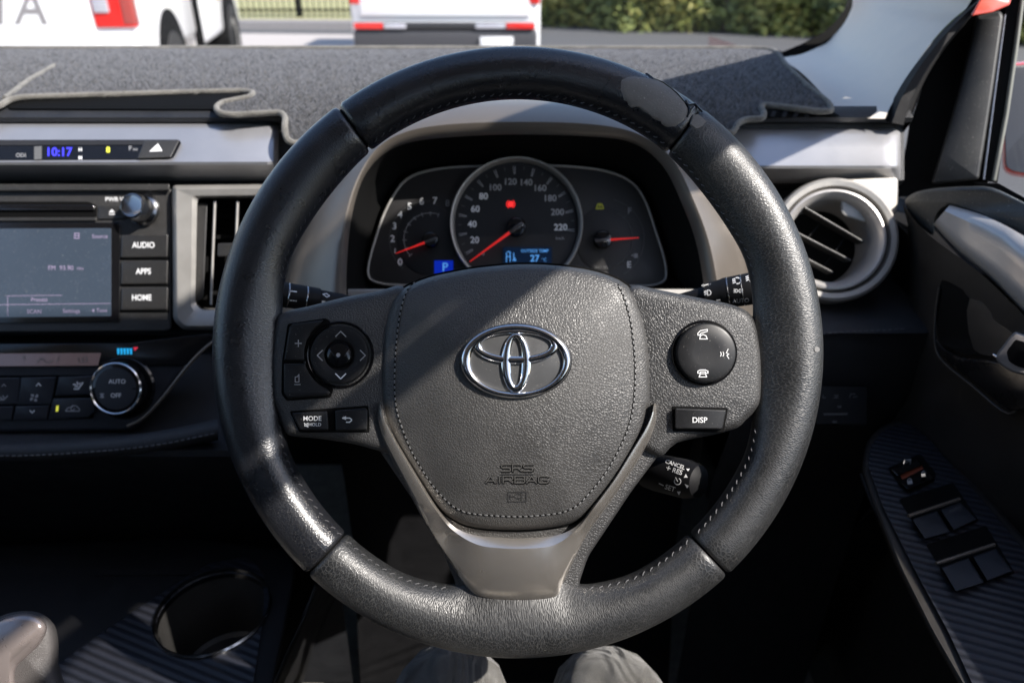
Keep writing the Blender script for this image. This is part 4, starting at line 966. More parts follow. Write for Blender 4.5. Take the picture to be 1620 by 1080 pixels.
# roof with thickness, header rounded
def slab(nm, P, t, m, par=None, label=None):
    V = [Vector(p) for p in P]; n = len(V); V += [v+Vector(t) for v in V]
    Fc = [tuple(range(n)), tuple(reversed(range(n, 2*n)))]+[(i, (i+1) % n, n+(i+1) % n, n+i) for i in range(n)]
    return mesh(nm, V, fixn(V, Fc), m, par or car, 30, label=label)
slab('roof', [W(-1.12, .26, .45), W(.38, .26, .45), W(.40, -.15, .53), W(.40, -.4, .56), W(.40, -1.6, .54), W(-1.12, -1.6, .54), W(-1.14, -.4, .56), W(-1.14, -.15, .53)], (0, 0, .05), M['roof'])
# A pillar trim
le = [C(1228, 92, 1.00), C(1268, 86, 1.02), C(1305, 68, 1.06), C(1332, 42, 1.03), C(1348, 12, 1.005), C(1362, -30, .97), W(.445, .86, .09), W(.42, .56, .27), W(.38, .26, .44)]
re = [C(1400, 188, .715), C(1410, 166, .730), C(1432, 130, .745), C(1460, 85, .755), C(1496, 42, .76), C(1546, 0, .765), W(.475, .66, .05), W(.455, .40, .20), W(.43, .158, .335)]
ml = [a.lerp(b, .45)+Vector((-.012, -.014, .0)) for a, b in zip(le, re)]
ml2 = [a.lerp(b, .8)+Vector((-.009, -.006, 0)) for a, b in zip(le, re)]
ml0 = [a.lerp(b, .15)+Vector((-.006, -.008, 0)) for a, b in zip(le, re)]
ml0[0] = C(1264, 112, .91); ml[0] = C(1312, 160, .80); ml2[0] = C(1338, 184, .75)
g4 = [cr([tuple(v) for v in q], 4, False) for q in (le, ml0, ml, ml2, re)]
g5 = [list(t) for t in zip(*g4)]
loft('pillar_trim', [[Vector(v) for v in cr(r, 5, False)] for r in g5], M['pillar'], car, sharp=60, label='off-white trim on the right windscreen pillar')
# bottom skirt of pillar
# exterior pillar skin, mirrored left pillar
slab('pillar_skin', [W(.500, .74, .03), W(.515, .68, .02), W(.49, .24, .36), W(.45, .30, .46)], (.012, 0, .01), M['redpaint'])
slab('pillar_skin', [W(-1.17, 1.15, -.14), W(-1.22, .9, -.1), W(-1.16, .25, .46), W(-1.10, .34, .47)], (-.03, 0, .01), M['pillar'], label='left windscreen pillar')
# black frit border of the windscreen, bottom right curve
fr = cr([(1222, 88), (1246, 79), (1280, 64), (1312, 44), (1334, 18), (1344, -10), (1352, -40)], 4, False)
loft('frit_border', [[C(x, y, 1.05) for x, y in fr], [C(x+6+max(0, (x-1180))*.10, y+13, 1.05) for x, y in fr], [C(x+18+max(0, (x-1180))*.1, y+20, 1.07) for x, y in fr]], M['groove'], car, sharp=60)
# seal between pillar and door
sl = [(1400, 192), (1411, 162), (1432, 125), (1462, 84), (1498, 42), (1545, 2), (1580, -30)]
sr = [(1438, 200), (1452, 160), (1472, 118), (1500, 76), (1532, 38), (1560, 2), (1600, -40)]
sl = cr(sl, 4, False); sr = cr(sr, 4, False)
loft('door_seal', [[C(*a, .735) for a in sl], [C(*tuple(Vector(a).lerp(Vector(b), .3)), .715) for a, b in zip(sl, sr)], [C(*tuple(Vector(a).lerp(Vector(b), .7)), .715) for a, b in zip(sl, sr)], [C(*b, .80) for b in sr]], M['seal'], car, sharp=60)
# sides, floor, firewall, rear
slab('side_panel', [W(-1.2, 1.1, -.13), W(-1.2, -1.6, -.08), W(-1.2, -1.6, -1.0), W(-1.2, 1.1, -1.0)], (-.03, 0, 0), M['door'], label='left side of the cabin')
slab('firewall', [W(-1.2, 1.28, -.2), W(.5, 1.28, -.2), W(.5, 1.28, -1.0), W(-1.2, 1.28, -1.0)], (0, .02, 0), M['lower'])
slab('cabin_floor', [W(-1.2, 1.28, -.98), W(.5, 1.28, -.98), W(.5, -1.6, -.98), W(-1.2, -1.6, -.98)], (0, 0, -.03), M['floor'])
slab('rear_panel', [W(-1.2, -1.6, .42), W(.48, -1.6, .42), W(.48, -1.6, -1.0), W(-1.2, -1.6, -1.0)], (0, -.03, 0), M['door'])  # raised towards the roof to shut out light from behind
slab('side_rear_panel', [W(.44, -.75, .50), W(.44, -1.6, .50), W(.49, -1.6, -1.0), W(.49, -.75, -1.0)], (.03, 0, 0), M['pillar'])  # unseen rear sides, added as solid panels to darken the cabin
slab('side_rear_panel', [W(-1.15, -.3, .50), W(-1.15, -1.6, .50), W(-1.2, -1.6, -.1), W(-1.2, -.3, -.1)], (-.03, 0, 0), M['pillar'])
slab('seat_back', [W(-.26, -.42, .12), W(.28, -.42, .12), W(.28, -.30, -.62), W(-.26, -.30, -.62)], (0, -.12, 0), M['seatcloth'], label='driver seat backrest')  # unseen seat backs, added behind the camera to block ambient light
slab('seat_back', [W(-1.0, -.42, .12), W(-.46, -.42, .12), W(-.46, -.30, -.62), W(-1.0, -.30, -.62)], (0, -.12, 0), M['seatcloth'], label='passenger seat backrest')
slab('rear_door_panel', [W(.47, -.28, -.12), W(.47, -.76, -.1), W(.47, -.76, -1.), W(.47, -.28, -1.)], (.03, 0, 0), M['door'])
slab('centre_pillar', [W(.44, -.28, .50), W(.44, -.42, .50), W(.49, -.45, -.12), W(.49, -.28, -.12)], (.03, 0, 0), M['pillar'], label='pillar behind the front door')
RL = [W(.38, .27, .445), W(.43, .158, .335), W(.425, 0, .415), W(.42, -.15, .495), W(.415, -.4, .545), W(.41, -1.6, .53)]
RU = [W(.36, .29, .47), W(.36, .22, .49), W(.36, .0, .54), W(.36, -.15, .56), W(.36, -.4, .58), W(.36, -1.6, .56)]
loft('roof_rail', [RL, [p+Vector((.03, .0, .03)) for p in RL], [p+Vector((.04, 0, .04)) for p in RU], RU], M['roof'], car)
slab('dash_side_filler', [W(.395, .62, -.26), W(.395, 1.25, -.2), W(.395, 1.25, -1.0), W(.395, .8, -1.0), W(.395, .62, -.5)], (.09, 0, 0), M['lower'])
# bonnet: high at the right wing
bz = []
for j, y in enumerate((1.32, 1.5, 1.8, 2.1, 2.3)):
    r = []
    for i in range(13):
        x = -1.2+1.72*i/12
        u = abs((x+.34)/.86); z = -.215+.045*u**3 - .02*j - (.25 if j == 4 else 0)
        r.append(W(x, y, z))
    bz.append(r)
loft('bonnet', bz, M['redpaint'], car, sharp=60)
slab('front_wing', [W(.42, 1.24, -.155), W(.62, 1.1, -.15), W(.62, 2.2, -.25), W(.47, 1.9, -.185)], (0, 0, -.03), M['redpaint'])
# console under the dash is its own thing
con = root('centre_console', 'dark centre console with round cup holder beside the gear lever', 'console', C(260, 980, .69))
zc = Hz(-.55)
cc = zc(338, 970)
def pxy(p):
    q = p-CAM; d = q.dot(FW); return (810+F*q.dot(RX)/d, 540-F*q.dot(UP)/d)
cup = [pxy(cc+Vector((math.cos(a*math.pi/24), math.sin(a*math.pi/24), 0))*.0505) for a in range(48)]
plate('console_top', rnd([(-500, 870), (60, 860), (300, 850), (455, 870), (470, 900), (425, 1120), (-500, 1130)], 14), zc, -.3, 0, 6, M['lower'], con, bl=.008, hole=cup)
cb = plate('twill_insert', rnd([(92, 1048), (150, 1008), (238, 948), (330, 890), (392, 880), (418, 905), (420, 960), (395, 1120), (40, 1120), (60, 1075)], 10), zc, -.001, .0025, 2, M['twill'], con, hole=cup)
lathe('cup_rim', cc, Vector((0, 0, 1)), [(.0530, -.002), (.0530, .0045), (.0518, .0062), (.0505, .0060), (.0495, .002), (.0490, -.004)], M['darkchrome'], con, cap=False, seg=64)
lathe('cup_holder', cc, Vector((0, 0, 1)), [(.0492, -.002), (.0470, -.03), (.0440, -.075), (.040, -.078), (.001, -.078)], M['charcoal'], con, seg=64, label='deep round cup well')
tube('edge_line', [C(x, y, .70) for x, y in ((500, 925), (478, 980), (455, 1025), (428, 1090))], .0016, M['darkchrome'], con)
tube('edge_line', [zc(x, y, .002) for x, y in ((150, 909), (230, 907), (310, 908))], .0008, M['seal'], con)
loft('console_side', [[C(*p, .70) for p in ((480, 870), (505, 920), (470, 1010), (425, 1110))], [C(*p, .95) for p in ((520, 870), (545, 920), (500, 1010), (470, 1110))]], M['lower'], con)
# gear lever
gl = root('gear_lever', 'gear lever knob with satin silver cap and leather sides', 'gear lever', C(40, 1060, .50))
gb = plate('knob', cr([(-70, 1010), (-20, 984), (20, 968), (60, 968), (84, 985), (92, 1010), (93, 1050), (96, 1120), (-70, 1120)], 4), face(.50), -.06, .004, 14, M['knobleather'], gl, bl=.03, dome=.006, sharp=80)
plate('knob_cap', cr([(-70, 1020), (-20, 988), (20, 972), (50, 971), (70, 982), (74, 998), (62, 1020), (40, 1042), (24, 1062), (20, 1120), (-70, 1120)], 4), face(.494), -.02, .010, 12, M['knob'], gl, bl=.010, dome=.004, sharp=80)
tube('lever_shaft', [C(0, 1100, .52), C(-40, 1180, .62)], .012, M['chrome'], gl)

# ================================================================== DOOR
door = root('driver_door_trim', 'open-pocket driver door trim with silver strip and twill armrest', 'car door', W(.43, .45, -.9))
# main door card, sweeping from sill to floor
def Xr(px, py): return None
card = [[(1428, 322, .715), (1470, 372, .665), (1560, 440, .595), (1660, 540, .54)], [(1436, 352, .72), (1462, 440, .69), (1560, 520, .605), (1660, 620, .55)], [(1440, 440, .73), (1458, 540, .70), (1560, 640, .615), (1660, 720, .555)], [(1436, 560, .75), (1450, 640, .71), (1540, 740, .63), (1660, 860, .57)], [(1400, 640, .76), (1420, 760, .72), (1520, 860, .66), (1660, 960, .60)]]
loft('door_card', [[C(*p) for p in cr(r, 5, False)] for r in card], M['door'], door, sharp=60)
slab('door_inner', [W(.455, .99, -.22), W(.46, -.28, -.21), W(.46, -.28, -.99), W(.455, .99, -.99)], (.03, 0, 0), M['door'], door)
slab('door_skin', [W(.50, 1.0, -.27), W(.52, -.28, -.26), W(.52, -.28, -1.0), W(.50, 1.0, -1.0)], (.03, 0, 0), M['redpaint'])
# armrest body
az = Hz(-.405)
arm = [(1362, 745), (1370, 700), (1388, 678), (1414, 664), (1444, 664), (1474, 686), (1530, 746), (1600, 826), (1680, 920), (1680, 1130), (1545, 1130), (1470, 1000), (1420, 900), (1380, 800)]
ab_ = plate('armrest', rnd(arm, 14), az, -.16, 0, 7, M['door'], door, bl=.010)
tw = plate('twill_insert', rnd([(1372, 735), (1378, 702), (1392, 684), (1416, 670), (1442, 671), (1466, 690), (1522, 752), (1590, 832), (1680, 940), (1680, 1130), (1560, 1130), (1500, 1000), (1446, 900), (1396, 800)], 8), az, -.001, .003, 2, M['twill'], door)
tube('armrest_seam', [az(x, y, -.004) for x, y in cr([(1362, 750), (1384, 805), (1425, 880), (1470, 965), (1530, 1085), (1550, 1130)], 4, False)], .0016, M['seal'], door)
aq = lambda px, py, l=0.: az(px, py, .003+l)
plate('lock_switch_base', rnd([(1404, 740), (1456, 717), (1480, 748), (1478, 762), (1440, 780), (1426, 772)], 4), aq, -.001, .001, 1, M['groove'], door)
s1 = plate('fold_switch', rnd([(1409, 742), (1450, 724), (1459, 734), (1420, 753)], 2), aq, .0005, .004, 2, M['gloss'], door)
ribbons('fold_symbol', [[(-6, 2), (-4, -4), (6, -5), (6, 2), (-6, 2)], [(-4, 1), (6, -4)]], 1435, 731, .9, 1.4, drop(s1), M['grey'], s1)
plate('warning_strip', [(1424, 752), (1458, 736), (1461, 741), (1428, 758)], aq, .0005, .0012, 0, mat('orange print', (.25, .05, .02), .6), door)
s2 = plate('lock_switch', rnd([(1424, 763), (1468, 746), (1478, 756), (1436, 774)], 3), aq, .0005, .005, 2, M['gloss'], door)
for x, y in ((1439, 761), (1461, 750)): ribbons('padlock_symbol', [['f', (-4, -1), (4, -2), (5, 4), (-3, 5)], arcl(0, -2, 3, 180, 360, 6)], x, y, .95, 1.3, drop(s2), M['grey'], s2)
for P, lipp, K in (([(1422, 789), (1508, 763), (1549, 824), (1461, 852)], ((1437, 816), (1518, 789)), ([(1443, 821), (1482, 808), (1503, 841), (1463, 852)], [(1488, 806), (1519, 794), (1545, 821), (1509, 838)])),
                   ([(1465, 861), (1560, 831), (1606, 906), (1511, 936)], ((1481, 891), (1573, 861)), ([(1489, 897), (1532, 882), (1557, 921), (1512, 935)], [(1539, 880), (1575, 867), (1602, 903), (1562, 918)]))):
    w_ = plate('window_switch', rnd(P, 3), aq, -.001, .0006, 0, M['groove'], door)
    tube('switch_lip', [aq(*lipp[0], .007), aq(*lipp[1], .007)], .0014, M['hood'], w_)
    for q in K: kk = plate('switch_key', rnd(q, 2), aq, .0006, .006, 2, M['switch'], w_)
    if P[0][0] == 1422: text('AUTO', 1511, 806, 6.5, drop(kk), M['dim'], kk, rot=-16)
# sill
sill = cr([(1432, 322), (1436, 312), (1450, 304), (1480, 298), (1530, 295), (1570, 297), (1620, 320), (1680, 350), (1680, 410), (1620, 375), (1560, 345), (1512, 327), (1498, 327), (1486, 336), (1479, 352), (1476, 372), (1458, 360), (1442, 342)], 3)
plate('sill_top', sill, lambda px, py, l=0.: C(px, py, lin([(1430, .715), (1480, .672), (1560, .61), (1680, .545)])(px)-l), -.05, 0, 5, M['doorsill'], door, bl=.006)
# silver strip
so = cr([(1502, 325), (1560, 343), (1610, 368), (1680, 410)], 6, False); si = cr([(1477, 354), (1520, 398), (1580, 450), (1680, 556)], 6, False)
st0 = cr([(1479, 352), (1484, 338), (1494, 328), (1512, 325)], 3, False)
dx = lin([(1470, .672), (1520, .632), (1600, .578), (1680, .535)])
rows = []
for t, l in ((-.02, -.008), (0, .004), (.12, .010), (.3, .014), (.5, .013), (.68, .0125), (.76, .0125), (.92, .0095), (1.0, .002), (1.03, -.01)):
    r = []
    for i, (a, b) in enumerate(zip(so, si)):
        e = (0 if i else -.012)
        x = a[0]+(b[0]-a[0])*t; y = a[1]+(b[1]-a[1])*t
        r.append(C(x, y, dx(x)-l))
    rows.append(r)
loft('silver_strip', rows, M['doorsilver'], door, sharp=40)
# pocket and latch
dc = lambda px, py, l=0.: C(px, py, lin([(1440, .712), (1500, .650), (1560, .605), (1660, .548)])(px)-.004-l)
plate('handle_recess', cr([(1487, 452), (1500, 446), (1540, 468), (1590, 500), (1650, 545), (1650, 620), (1600, 575), (1570, 562), (1530, 560), (1500, 548), (1483, 530)], 3), dc, -.002, .0, 0, M['rubber'], door)
plate('handle_recess_wall', cr([(1534, 472), (1600, 512), (1650, 552), (1650, 600), (1590, 568), (1540, 552)], 3), dc, 0, .0015, 1, M['door'], door)
plate('pull_cup', cr([(1480, 536), (1495, 552), (1525, 566), (1570, 570), (1620, 588), (1660, 620), (1640, 640), (1598, 650), (1560, 620), (1500, 572), (1482, 556)], 3), dc, 0, .006, 4, M['doorblack'], door, bl=.004)
tube('cup_outline', [dc(x, y, .003) for x, y in cr([(1486, 455), (1480, 500), (1480, 545), (1492, 572), (1540, 612), (1597, 655), (1622, 620), (1650, 570)], 4, False)], .0014, M['door'], door)
lt = plate('latch_handle', cr([(1576, 562), (1588, 545), (1604, 526), (1618, 528), (1670, 548), (1670, 612), (1630, 596), (1600, 588), (1580, 574)], 3), dc, 0, .010, 4, M['silver'], door, bl=.004)
plate('latch_dish', rnd([(1592, 556), (1607, 536), (1660, 556), (1650, 590), (1610, 580), (1596, 572)], 5), dc, .009, .0105, 0, M['gloss'], lt)
tube('chrome_edge', [dc(x, y, .007) for x, y in cr([(1572, 561), (1590, 572), (1615, 584), (1665, 602)], 4, False)], .0012, M['chrome'], door)
# window frame, mirror sail, channel
sx = lambda px, py, l=0.: C(px, py, .735+.0003*(1560-px)-l)
plate('frame_shadow_panel', [(1438, 200), (1466, 120), (1512, 40), (1556, -30), (1620, -60), (1640, -30), (1590, 120), (1562, 296), (1420, 312)], sx, -.02, -.012, 0, M['rubber'], door)  # black sheet in the dark gap, upper edge extended to block stray sun
plate('mirror_sail', rnd([(1544, 26), (1582, 17), (1588, 26), (1570, 150), (1549, 284), (1472, 292), (1490, 235), (1515, 150), (1532, 80)], 6), sx, -.012, .004, 5, mat('sail plastic', (.030, .031, .032), .5, var=.1, dust=.5), door, bl=.006)
plate('window_channel', [(1586, 30), (1603, -30), (1624, -30), (1604, 110), (1578, 290), (1552, 286), (1572, 150)], sx, -.02, -.004, 2, M['rubber'], door)
tube('channel_lip', [sx(x, y, -.004) for x, y in ((1622, -40), (1608, 70), (1592, 180), (1572, 286))], .0022, mat('channel rubber', (.12, .125, .11), .6), door)
tube('channel_lip', [sx(x, y, .000) for x, y in ((1590, 24), (1576, 130), (1556, 284))], .0010, M['darkchrome'], door)
tube('window_frame_edge', [W(.478, .44, .20), W(.46, .16, .345), W(.45, -.02, .42), W(.445, -.26, .45)], .012, M['seal'], door)
plate('belt_seal', [(1540, 288), (1580, 290), (1680, 345), (1680, 362), (1610, 330), (1560, 300)], lambda px, py, l=0.: C(px, py, lin([(1540, .70), (1680, .60)])(px)-l), -.01, 0, 2, M['rubber'], door)
V = [W(.492, .76, -.21), W(.455, .24, .44), W(.455, -.28, .46), W(.50, -.28, -.21)]; V += [v+Vector((.004, 0, 0)) for v in V]
mesh('window_glass', V, [(0, 1, 2, 3), (7, 6, 5, 4), (0, 4, 5, 1), (1, 5, 6, 2), (2, 6, 7, 3), (3, 7, 4, 0)], M['sideglass'], door)
# outside mirror
dmr = root('door_mirror', 'red door mirror outside the driver window', 'mirror', C(1640, 190, .90))
fm = face(.88)
plate('mirror_shell', cr([(1590, 112), (1612, 98), (1700, 92), (1800, 98), (1830, 140), (1820, 230), (1780, 272), (1690, 280), (1600, 278), (1584, 240)], 4), fm, -.09, 0, 10, M['redpaint'], dmr, bl=.02)
plate('mirror_glass', cr([(1593, 118), (1614, 103), (1700, 98), (1790, 104), (1815, 140), (1806, 222), (1772, 264), (1690, 273), (1603, 271), (1590, 235)], 4), fm, 0, .003, 2, M['mirror'], dmr)
plate('mirror_foot', rnd([(1535, 26), (1556, -10), (1580, -30), (1605, -30), (1598, 8), (1570, 20)], 4), face(.70), -.012, 0, 3, M['redpaint'], dmr)

# ================================================================== PERSON (knees below the wheel)
def knees():
    me = bpy.data.meshes.new('person')
    bm = bmesh.new()
    K = {}
    def v(n, p, r): K[n] = (bm.verts.new(p), r); return n
    zf = .0
    pel = CAM+Vector((.015, -.12, -.62))
    v('p', pel, .14); v('bk', pel+Vector((0, -.05, .16)), .13)
    v('lh', CAM+Vector((-.075, 0, -.60)), .085); v('lk', CAM+Vector((-.046, .375, -.503)), .050); v('la', CAM+Vector((-.07, .62, -.86)), .042)
    v('lt', CAM+Vector((-.068, .2, -.55)), .07)
    v('rh', CAM+Vector((.11, 0, -.60)), .085); v('rk', CAM+Vector((.073, .368, -.500)), .050); v('ra', CAM+Vector((.10, .62, -.86)), .042)
    v('rt', CAM+Vector((.095, .2, -.55)), .07)
    for a, b in (('p', 'bk'), ('p', 'lh'), ('lh', 'lt'), ('lt', 'lk'), ('lk', 'la'), ('p', 'rh'), ('rh', 'rt'), ('rt', 'rk'), ('rk', 'ra')): bm.edges.new((K[a][0], K[b][0]))
    rr = [K[n][1] for n in K]
    bm.verts.index_update(); bm.to_mesh(me); bm.free()
    o = bpy.data.objects.new('person', me); COL.objects.link(o)
    md = o.modifiers.new('s', 'SKIN')
    for i, r in enumerate(rr): me.skin_vertices[0].data[i].radius = (r, r)
    me.skin_vertices[0].data[0].use_root = True
    sb = o.modifiers.new('u', 'SUBSURF'); sb.levels = 2; sb.render_levels = 2
    dg = bpy.context.evaluated_depsgraph_get(); me2 = bpy.data.meshes.new_from_object(o.evaluated_get(dg))
    o.modifiers.clear(); o.data = me2; me2.name = 'person'; me2.materials.clear(); me2.materials.append(M['cloth']); me2.shade_smooth()
    o['label'] = 'seated person, only two knees in grey trousers showing below the wheel'; o['category'] = 'person'
try:
    knees()
except Exception as e:
    print('knees failed', e)

# ================================================================== OUTSIDE
GZ = -1.30
def struct(nm, V, Fc, m, kind='structure'):
    o = mesh(nm, V, Fc, m, None, 40); o['kind'] = kind; return o
struct('ground', [W(-300, -100, GZ), W(300, -100, GZ), W(300, 500, GZ), W(-300, 500, GZ)], [(0, 1, 2, 3)], M['asphalt'])
struct('driveway', [W(-14, 3, GZ+.006), W(-.2, 3, GZ+.006), W(.3, 13.2, GZ+.006), W(-14, 14.6, GZ+.006)], [(0, 1, 2, 3)], M['concrete'])
def kerbs():
    P = [W(-16, 14.9, GZ), W(-3, 14.3, GZ), W(.5, 13.9, GZ)]
    rows = [[p+Vector((0, a, b)) for p in P] for a, b in ((0, 0), (.02, .13), (.05, .15), (.30, .15), (.34, .0))]
    o = loft('kerb', rows, M['kerb'], None); o['kind'] = 'structure'
kerbs()
struct('verge', [W(-18, 15.2, GZ+.10), W(.5, 14.2, GZ+.10), W(.5, 40, GZ+.4), W(-18, 40, GZ+.4)], [(0, 1, 2, 3)], M['verge'])
# fence
fen = root('fence', 'black metal picket fence on the far verge behind the vehicles', 'fence', W(-6, 15.6, GZ))
V = []; Fc = []
def bxa(x0, x1, y0, y1, z0, z1):
    q = len(V); V.extend([W(x, y, z) for z in (z0, z1) for y in (y0, y1) for x in (x0, x1)])
    Fc.extend([tuple(q+i for i in f) for f in ((0, 1, 3, 2), (4, 6, 7, 5), (0, 4, 5, 1), (2, 3, 7, 6), (0, 2, 6, 4), (1, 5, 7, 3))])
x = -12
while x < -1.6:
    bxa(x, x+.022, 15.6, 15.622, GZ+.1, GZ+1.35); x += .115
bxa(-12, -1.6, 15.59, 15.63, GZ+.22, GZ+.26); bxa(-12, -1.6, 15.59, 15.63, GZ+1.2, GZ+1.24)
mesh('picket_panel', V, Fc, M['rubber'], fen)
for x in (-11.2, -8.7, -6.4, -4.15, -1.8):
    V = []; Fc = []; bxa(x, x+.07, 15.58, 15.65, GZ, GZ+1.45); mesh('post', V, Fc, M['rubber'], fen)
# hedge of leaf faces
hg = root('hedge', 'long sunlit green hedge at the edge of the dark asphalt', 'hedge', W(4, 13.5, GZ))
V = []; Fc = []; mi = []
def leafy(n, x0, x1, yf, depth, h, sz):
    for k in range(n):
        x = random.uniform(x0, x1); lump = math.sin(x*2.1)*.22+math.sin(x*5.3+1)*.12
        z = GZ+h*random.random()**.9; dz = math.sin(z*6+x*3)*.1
        y = yf(x)+lump+dz+random.random()**1.6*depth
        s = sz*random.uniform(.6, 1.5); a = Vector((random.gauss(0, 1), random.gauss(0, 1), random.gauss(0, .7))).normalized(); b = a.orthogonal().normalized()
        b = (b+a.cross(b)*random.uniform(-1, 1)).normalized(); c = W(x, y, z); q = len(V)
        V.extend([c-a*s, c+b*s*.5, c+a*s, c-b*s*.5]); Fc.append((q, q+1, q+2, q+3))
        w = random.random()+.35*math.sin(x*3.7+z*2)
        mi.append(1 if w > .72 else (2 if w < .12 else 0))
leafy(26000, .3, 9.5, lambda x: 14.9-.38*x, .8, 2.4, .06)
leafy(6000, 9.5, 14, lambda x: 11.3-1.5*(x-9.5), .8, 2.4, .08)
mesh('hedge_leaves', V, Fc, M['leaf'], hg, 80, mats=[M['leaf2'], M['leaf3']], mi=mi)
V = []; Fc = []
for x in [.5+.45*k for k in range(20)]: bxa(x, x+.05, 15.3-.38*x, 15.35-.38*x, GZ, GZ+1.5)
mesh('hedge_stems', V, Fc, mat('bark', (.06, .045, .03), .9), hg)
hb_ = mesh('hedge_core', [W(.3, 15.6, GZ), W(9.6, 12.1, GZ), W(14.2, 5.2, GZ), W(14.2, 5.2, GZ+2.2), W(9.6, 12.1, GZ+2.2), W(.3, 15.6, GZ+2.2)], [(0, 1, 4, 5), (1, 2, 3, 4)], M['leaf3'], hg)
# ---- vehicles
def wheelset(root_, R, x, y, r, w):
    t = lathe('wheel', R @ Vector((x, y, r)), R.to_3x3() @ Vector((1 if x > 0 else -1, 0, 0)), [(r*.6, -w), (r*.96, -w), (r, -w*.85), (r, -w*.15), (r*.96, 0), (r*.68, .0), (r*.64, -.03)], M['tyre'], root_, seg=40)
    lathe('hub', R @ Vector((x, y, r)), R.to_3x3() @ Vector((1 if x > 0 else -1, 0, 0)), [(r*.63, -.03), (r*.6, -.01), (r*.2, -.02)], M['silverwarm'], t, seg=24)
# ute
R = Matrix.Translation(W(-2.47, 5.25, GZ)) @ Matrix.Rotation(math.radians(11), 4, 'Z')   # local: rear right corner at x=0,y=0; car extends to -x and +y
ute = root('utility_truck', 'white utility truck parked at an angle, its red tail lamp showing', 'utility truck', R @ Vector((-.9, 2.5, 0)))
bx = lambda nm, lo, hi, m, bev=.02, par=None, label=None, mod=None: box(nm, lo, hi, m, par or ute, bev, R, label, mod)
bx('tray_body', (-1.85, 0, .60), (0, 2.3, 1.42), M['whitepaint'], .05)
bx('tray_sill', (-1.80, .35, .46), (-.02, .55, .62), M['whitepaint'], .03)
bx('cab', (-1.82, 2.3, .45), (-.02, 5.1, 1.10), M['whitepaint'], .08)
def tap(bm):
    for v in bm.verts:
        if v.co.z > 1.4: v.co.x = -.92+(v.co.x+.92)*.78; v.co.y = 3.2+(v.co.y-3.2)*.62
bx('cab_roof', (-1.80, 2.35, 1.08), (-.04, 4.2, 1.78), M['whitepaint'], .04, mod=tap)
bx('side_window', (-.065, 2.6, 1.14), (-.035, 3.7, 1.5), M['darkglass'], .01)
tg = bx('tailgate', (-1.62, -.025, .72), (-.24, .02, 1.36), M['whitepaint'], .015)
bx('bumper', (-1.80, -.12, .48), (-.32, .02, .60), M['bumper'], .03)
bx('bumper_corner', (-.34, -.10, .50), (-.04, .14, .64), M['bumper'], .03)
bx('tail_lamp', (-.235, -.022, .84), (.012, .09, 1.40), M['taillamp'], .012)
bx('lamp_lens', (-.06, -.028, .86), (.016, .07, 1.38), mat('smoked lamp', (.35, .06, .05), .3, coat=.5), .01)
lp_ = bx('lamp_lens', (-.225, -.036, .93), (-.13, .0, 1.38), M['lampclear'], .01)
# side wheel arches as dark openings with tyres
for yy in (.95, 4.15):
    lathe('wheel_arch', R @ Vector((-.06, yy, .40)), R.to_3x3() @ Vector((1, 0, 0)), [(.49, -.25), (.49, .0745), (.46, .0755), (.3, .0755)], M['rubber'], ute, seg=40, cap=True)
wheelset(ute, R, .03, .95, .37, .24); wheelset(ute, R, .03, 4.15, .37, .24)
wheelset(ute, R, -1.86, .95, .37, .24); wheelset(ute, R, -1.86, 4.15, .37, .24)
bx('door_mirror', (0, 3.35, 1.05), (.2, 3.5, 1.3), M['rubber'], .03)
bx('mud_flap', (-.02, 2.0, .35), (.05, 2.04, 1.0), M['rubber'], .0)
def tgm(px, py, l=0.):
    # plane of the tailgate
    n = R.to_3x3() @ Vector((0, -1, 0)); p0 = R @ Vector((-1, -.028-l, 0)); r = ray(px, py); t = (p0-CAM).dot(n)/r.dot(n); return CAM+r*t
text('TA', 26, 14, 72, tgm, mat('tailgate letters', (.22, .21, .21), .5), tg, sx=.95, bold=.012)
# van
R = Matrix.Translation(W(-.61, 7.35, GZ))
van = root('delivery_van', 'white van seen from behind on the pale driveway', 'van', W(-.61, 9.5, GZ))
bv = lambda nm, lo, hi, m, bev=.02, mod=None: box(nm, lo, hi, m, van, bev, R, None, mod)
bv('body', (-.87, 0, .42), (.87, 4.6, 1.95), M['whitepaint'], .07)
bv('tailgate', (-.78, -.02, .74), (.78, .02, 1.80), M['whitepaint'], .02)
bv('rear_window', (-.68, -.026, 1.25), (.68, .0, 1.70), M['darkglass'], .01)
bv('bumper', (-.84, -.09, .44), (.84, .06, .64), M['bumper'], .03)
bv('bumper_step', (-.82, -.10, .645), (.82, .02, .70), mat('dark trim', (.02, .02, .022), .5), .015)
bv('reflector', (-.82, -.112, .652), (-.56, -.095, .70), M['taillamp'], .004)
bv('reflector', (.56, -.112, .652), (.82, -.095, .70), M['taillamp'], .004)
bv('reflector', (-.55, -.108, .655), (-.35, -.095, .695), M['lampclear'], .004)
bv('reflector', (.28, -.108, .655), (.55, -.095, .695), M['lampclear'], .004)
bv('number_plate', (.32, -.12, .50), (.62, -.10, .585), M['whitepaint'], .004)
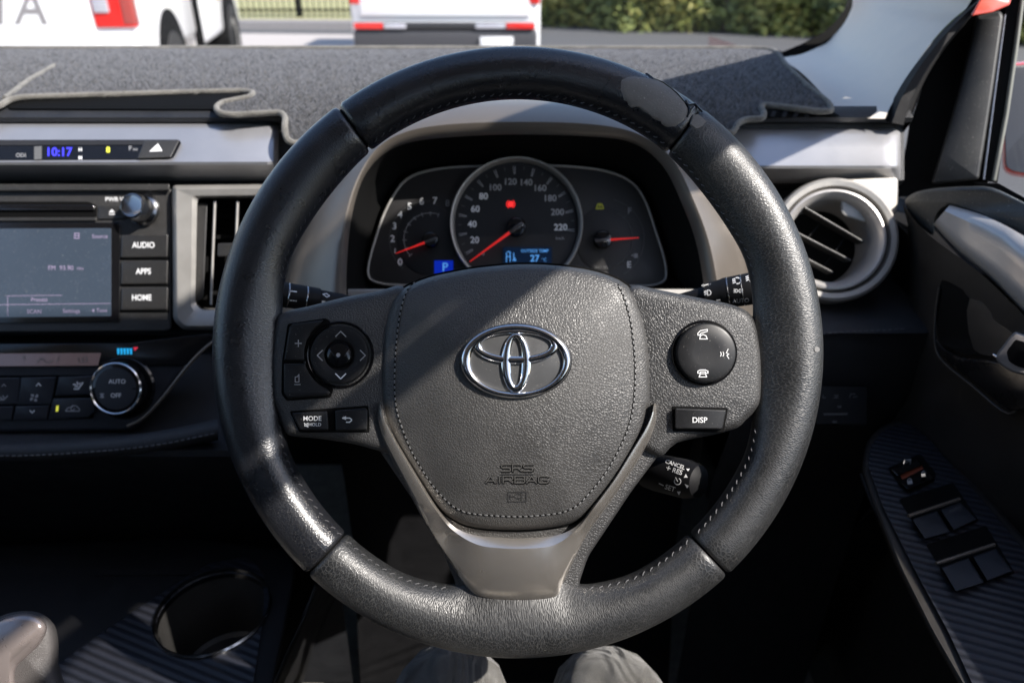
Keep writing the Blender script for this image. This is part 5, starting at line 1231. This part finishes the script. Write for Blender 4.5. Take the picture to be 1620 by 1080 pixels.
bv('tail_lamp', (-.86, -.02, .85), (-.76, .03, 1.3), M['taillamp'], .01)
bv('tail_lamp', (.76, -.02, .85), (.86, .03, 1.3), M['taillamp'], .01)
bv('door_handle', (-.10, -.035, .95), (.10, -.015, .985), M['silverwarm'], .005)
for yy in (.9, 3.7): wheelset(van, R, .86, yy, .32, .22); wheelset(van, R, -.86, yy, .32, .22)

# ================================================================== LIGHT, CAMERA
AZ, EL = math.radians(119), math.radians(45)
SUN = Vector((math.cos(EL)*math.sin(AZ), math.cos(EL)*math.cos(AZ), math.sin(EL)))
ld = bpy.data.lights.new('sun', 'SUN'); ld.energy = 4.5; ld.angle = math.radians(.55); ld.color = (1, .94, .86)
lo = bpy.data.objects.new('sun', ld); COL.objects.link(lo); lo.rotation_euler = SUN.to_track_quat('Z', 'Y').to_euler(); lo.location = (3, 0, 6)
w = bpy.data.worlds.new('World'); S.world = w; w.use_nodes = True; nt = w.node_tree; nt.nodes.clear()
sk = nt.nodes.new('ShaderNodeTexSky'); sk.sky_type = 'NISHITA'; sk.sun_disc = False; sk.sun_elevation = EL; sk.sun_rotation = AZ
bg = nt.nodes.new('ShaderNodeBackground'); bg.inputs[1].default_value = .12; ow = nt.nodes.new('ShaderNodeOutputWorld')
nt.links.new(sk.outputs[0], bg.inputs[0]); nt.links.new(bg.outputs[0], ow.inputs[0])
cd_ = bpy.data.cameras.new('camera'); cam = bpy.data.objects.new('camera', cd_); COL.objects.link(cam); S.camera = cam
cam.location = CAM; cam.rotation_euler = (math.radians(90)-PITCH, 0, 0)
cd_.sensor_width = 36; cd_.lens = F/1620*36; cd_.clip_start = .02; cd_.clip_end = 1500
cd_.dof.use_dof = True; cd_.dof.focus_distance = .445; cd_.dof.aperture_fstop = 7.5
S.view_settings.view_transform = 'Standard'; S.view_settings.look = 'None'; S.view_settings.exposure = 1.2; S.view_settings.gamma = 1
S.view_settings.use_curve_mapping = False
S.cycles.max_bounces = 8; S.cycles.transparent_max_bounces = 12; S.cycles.use_denoising = True
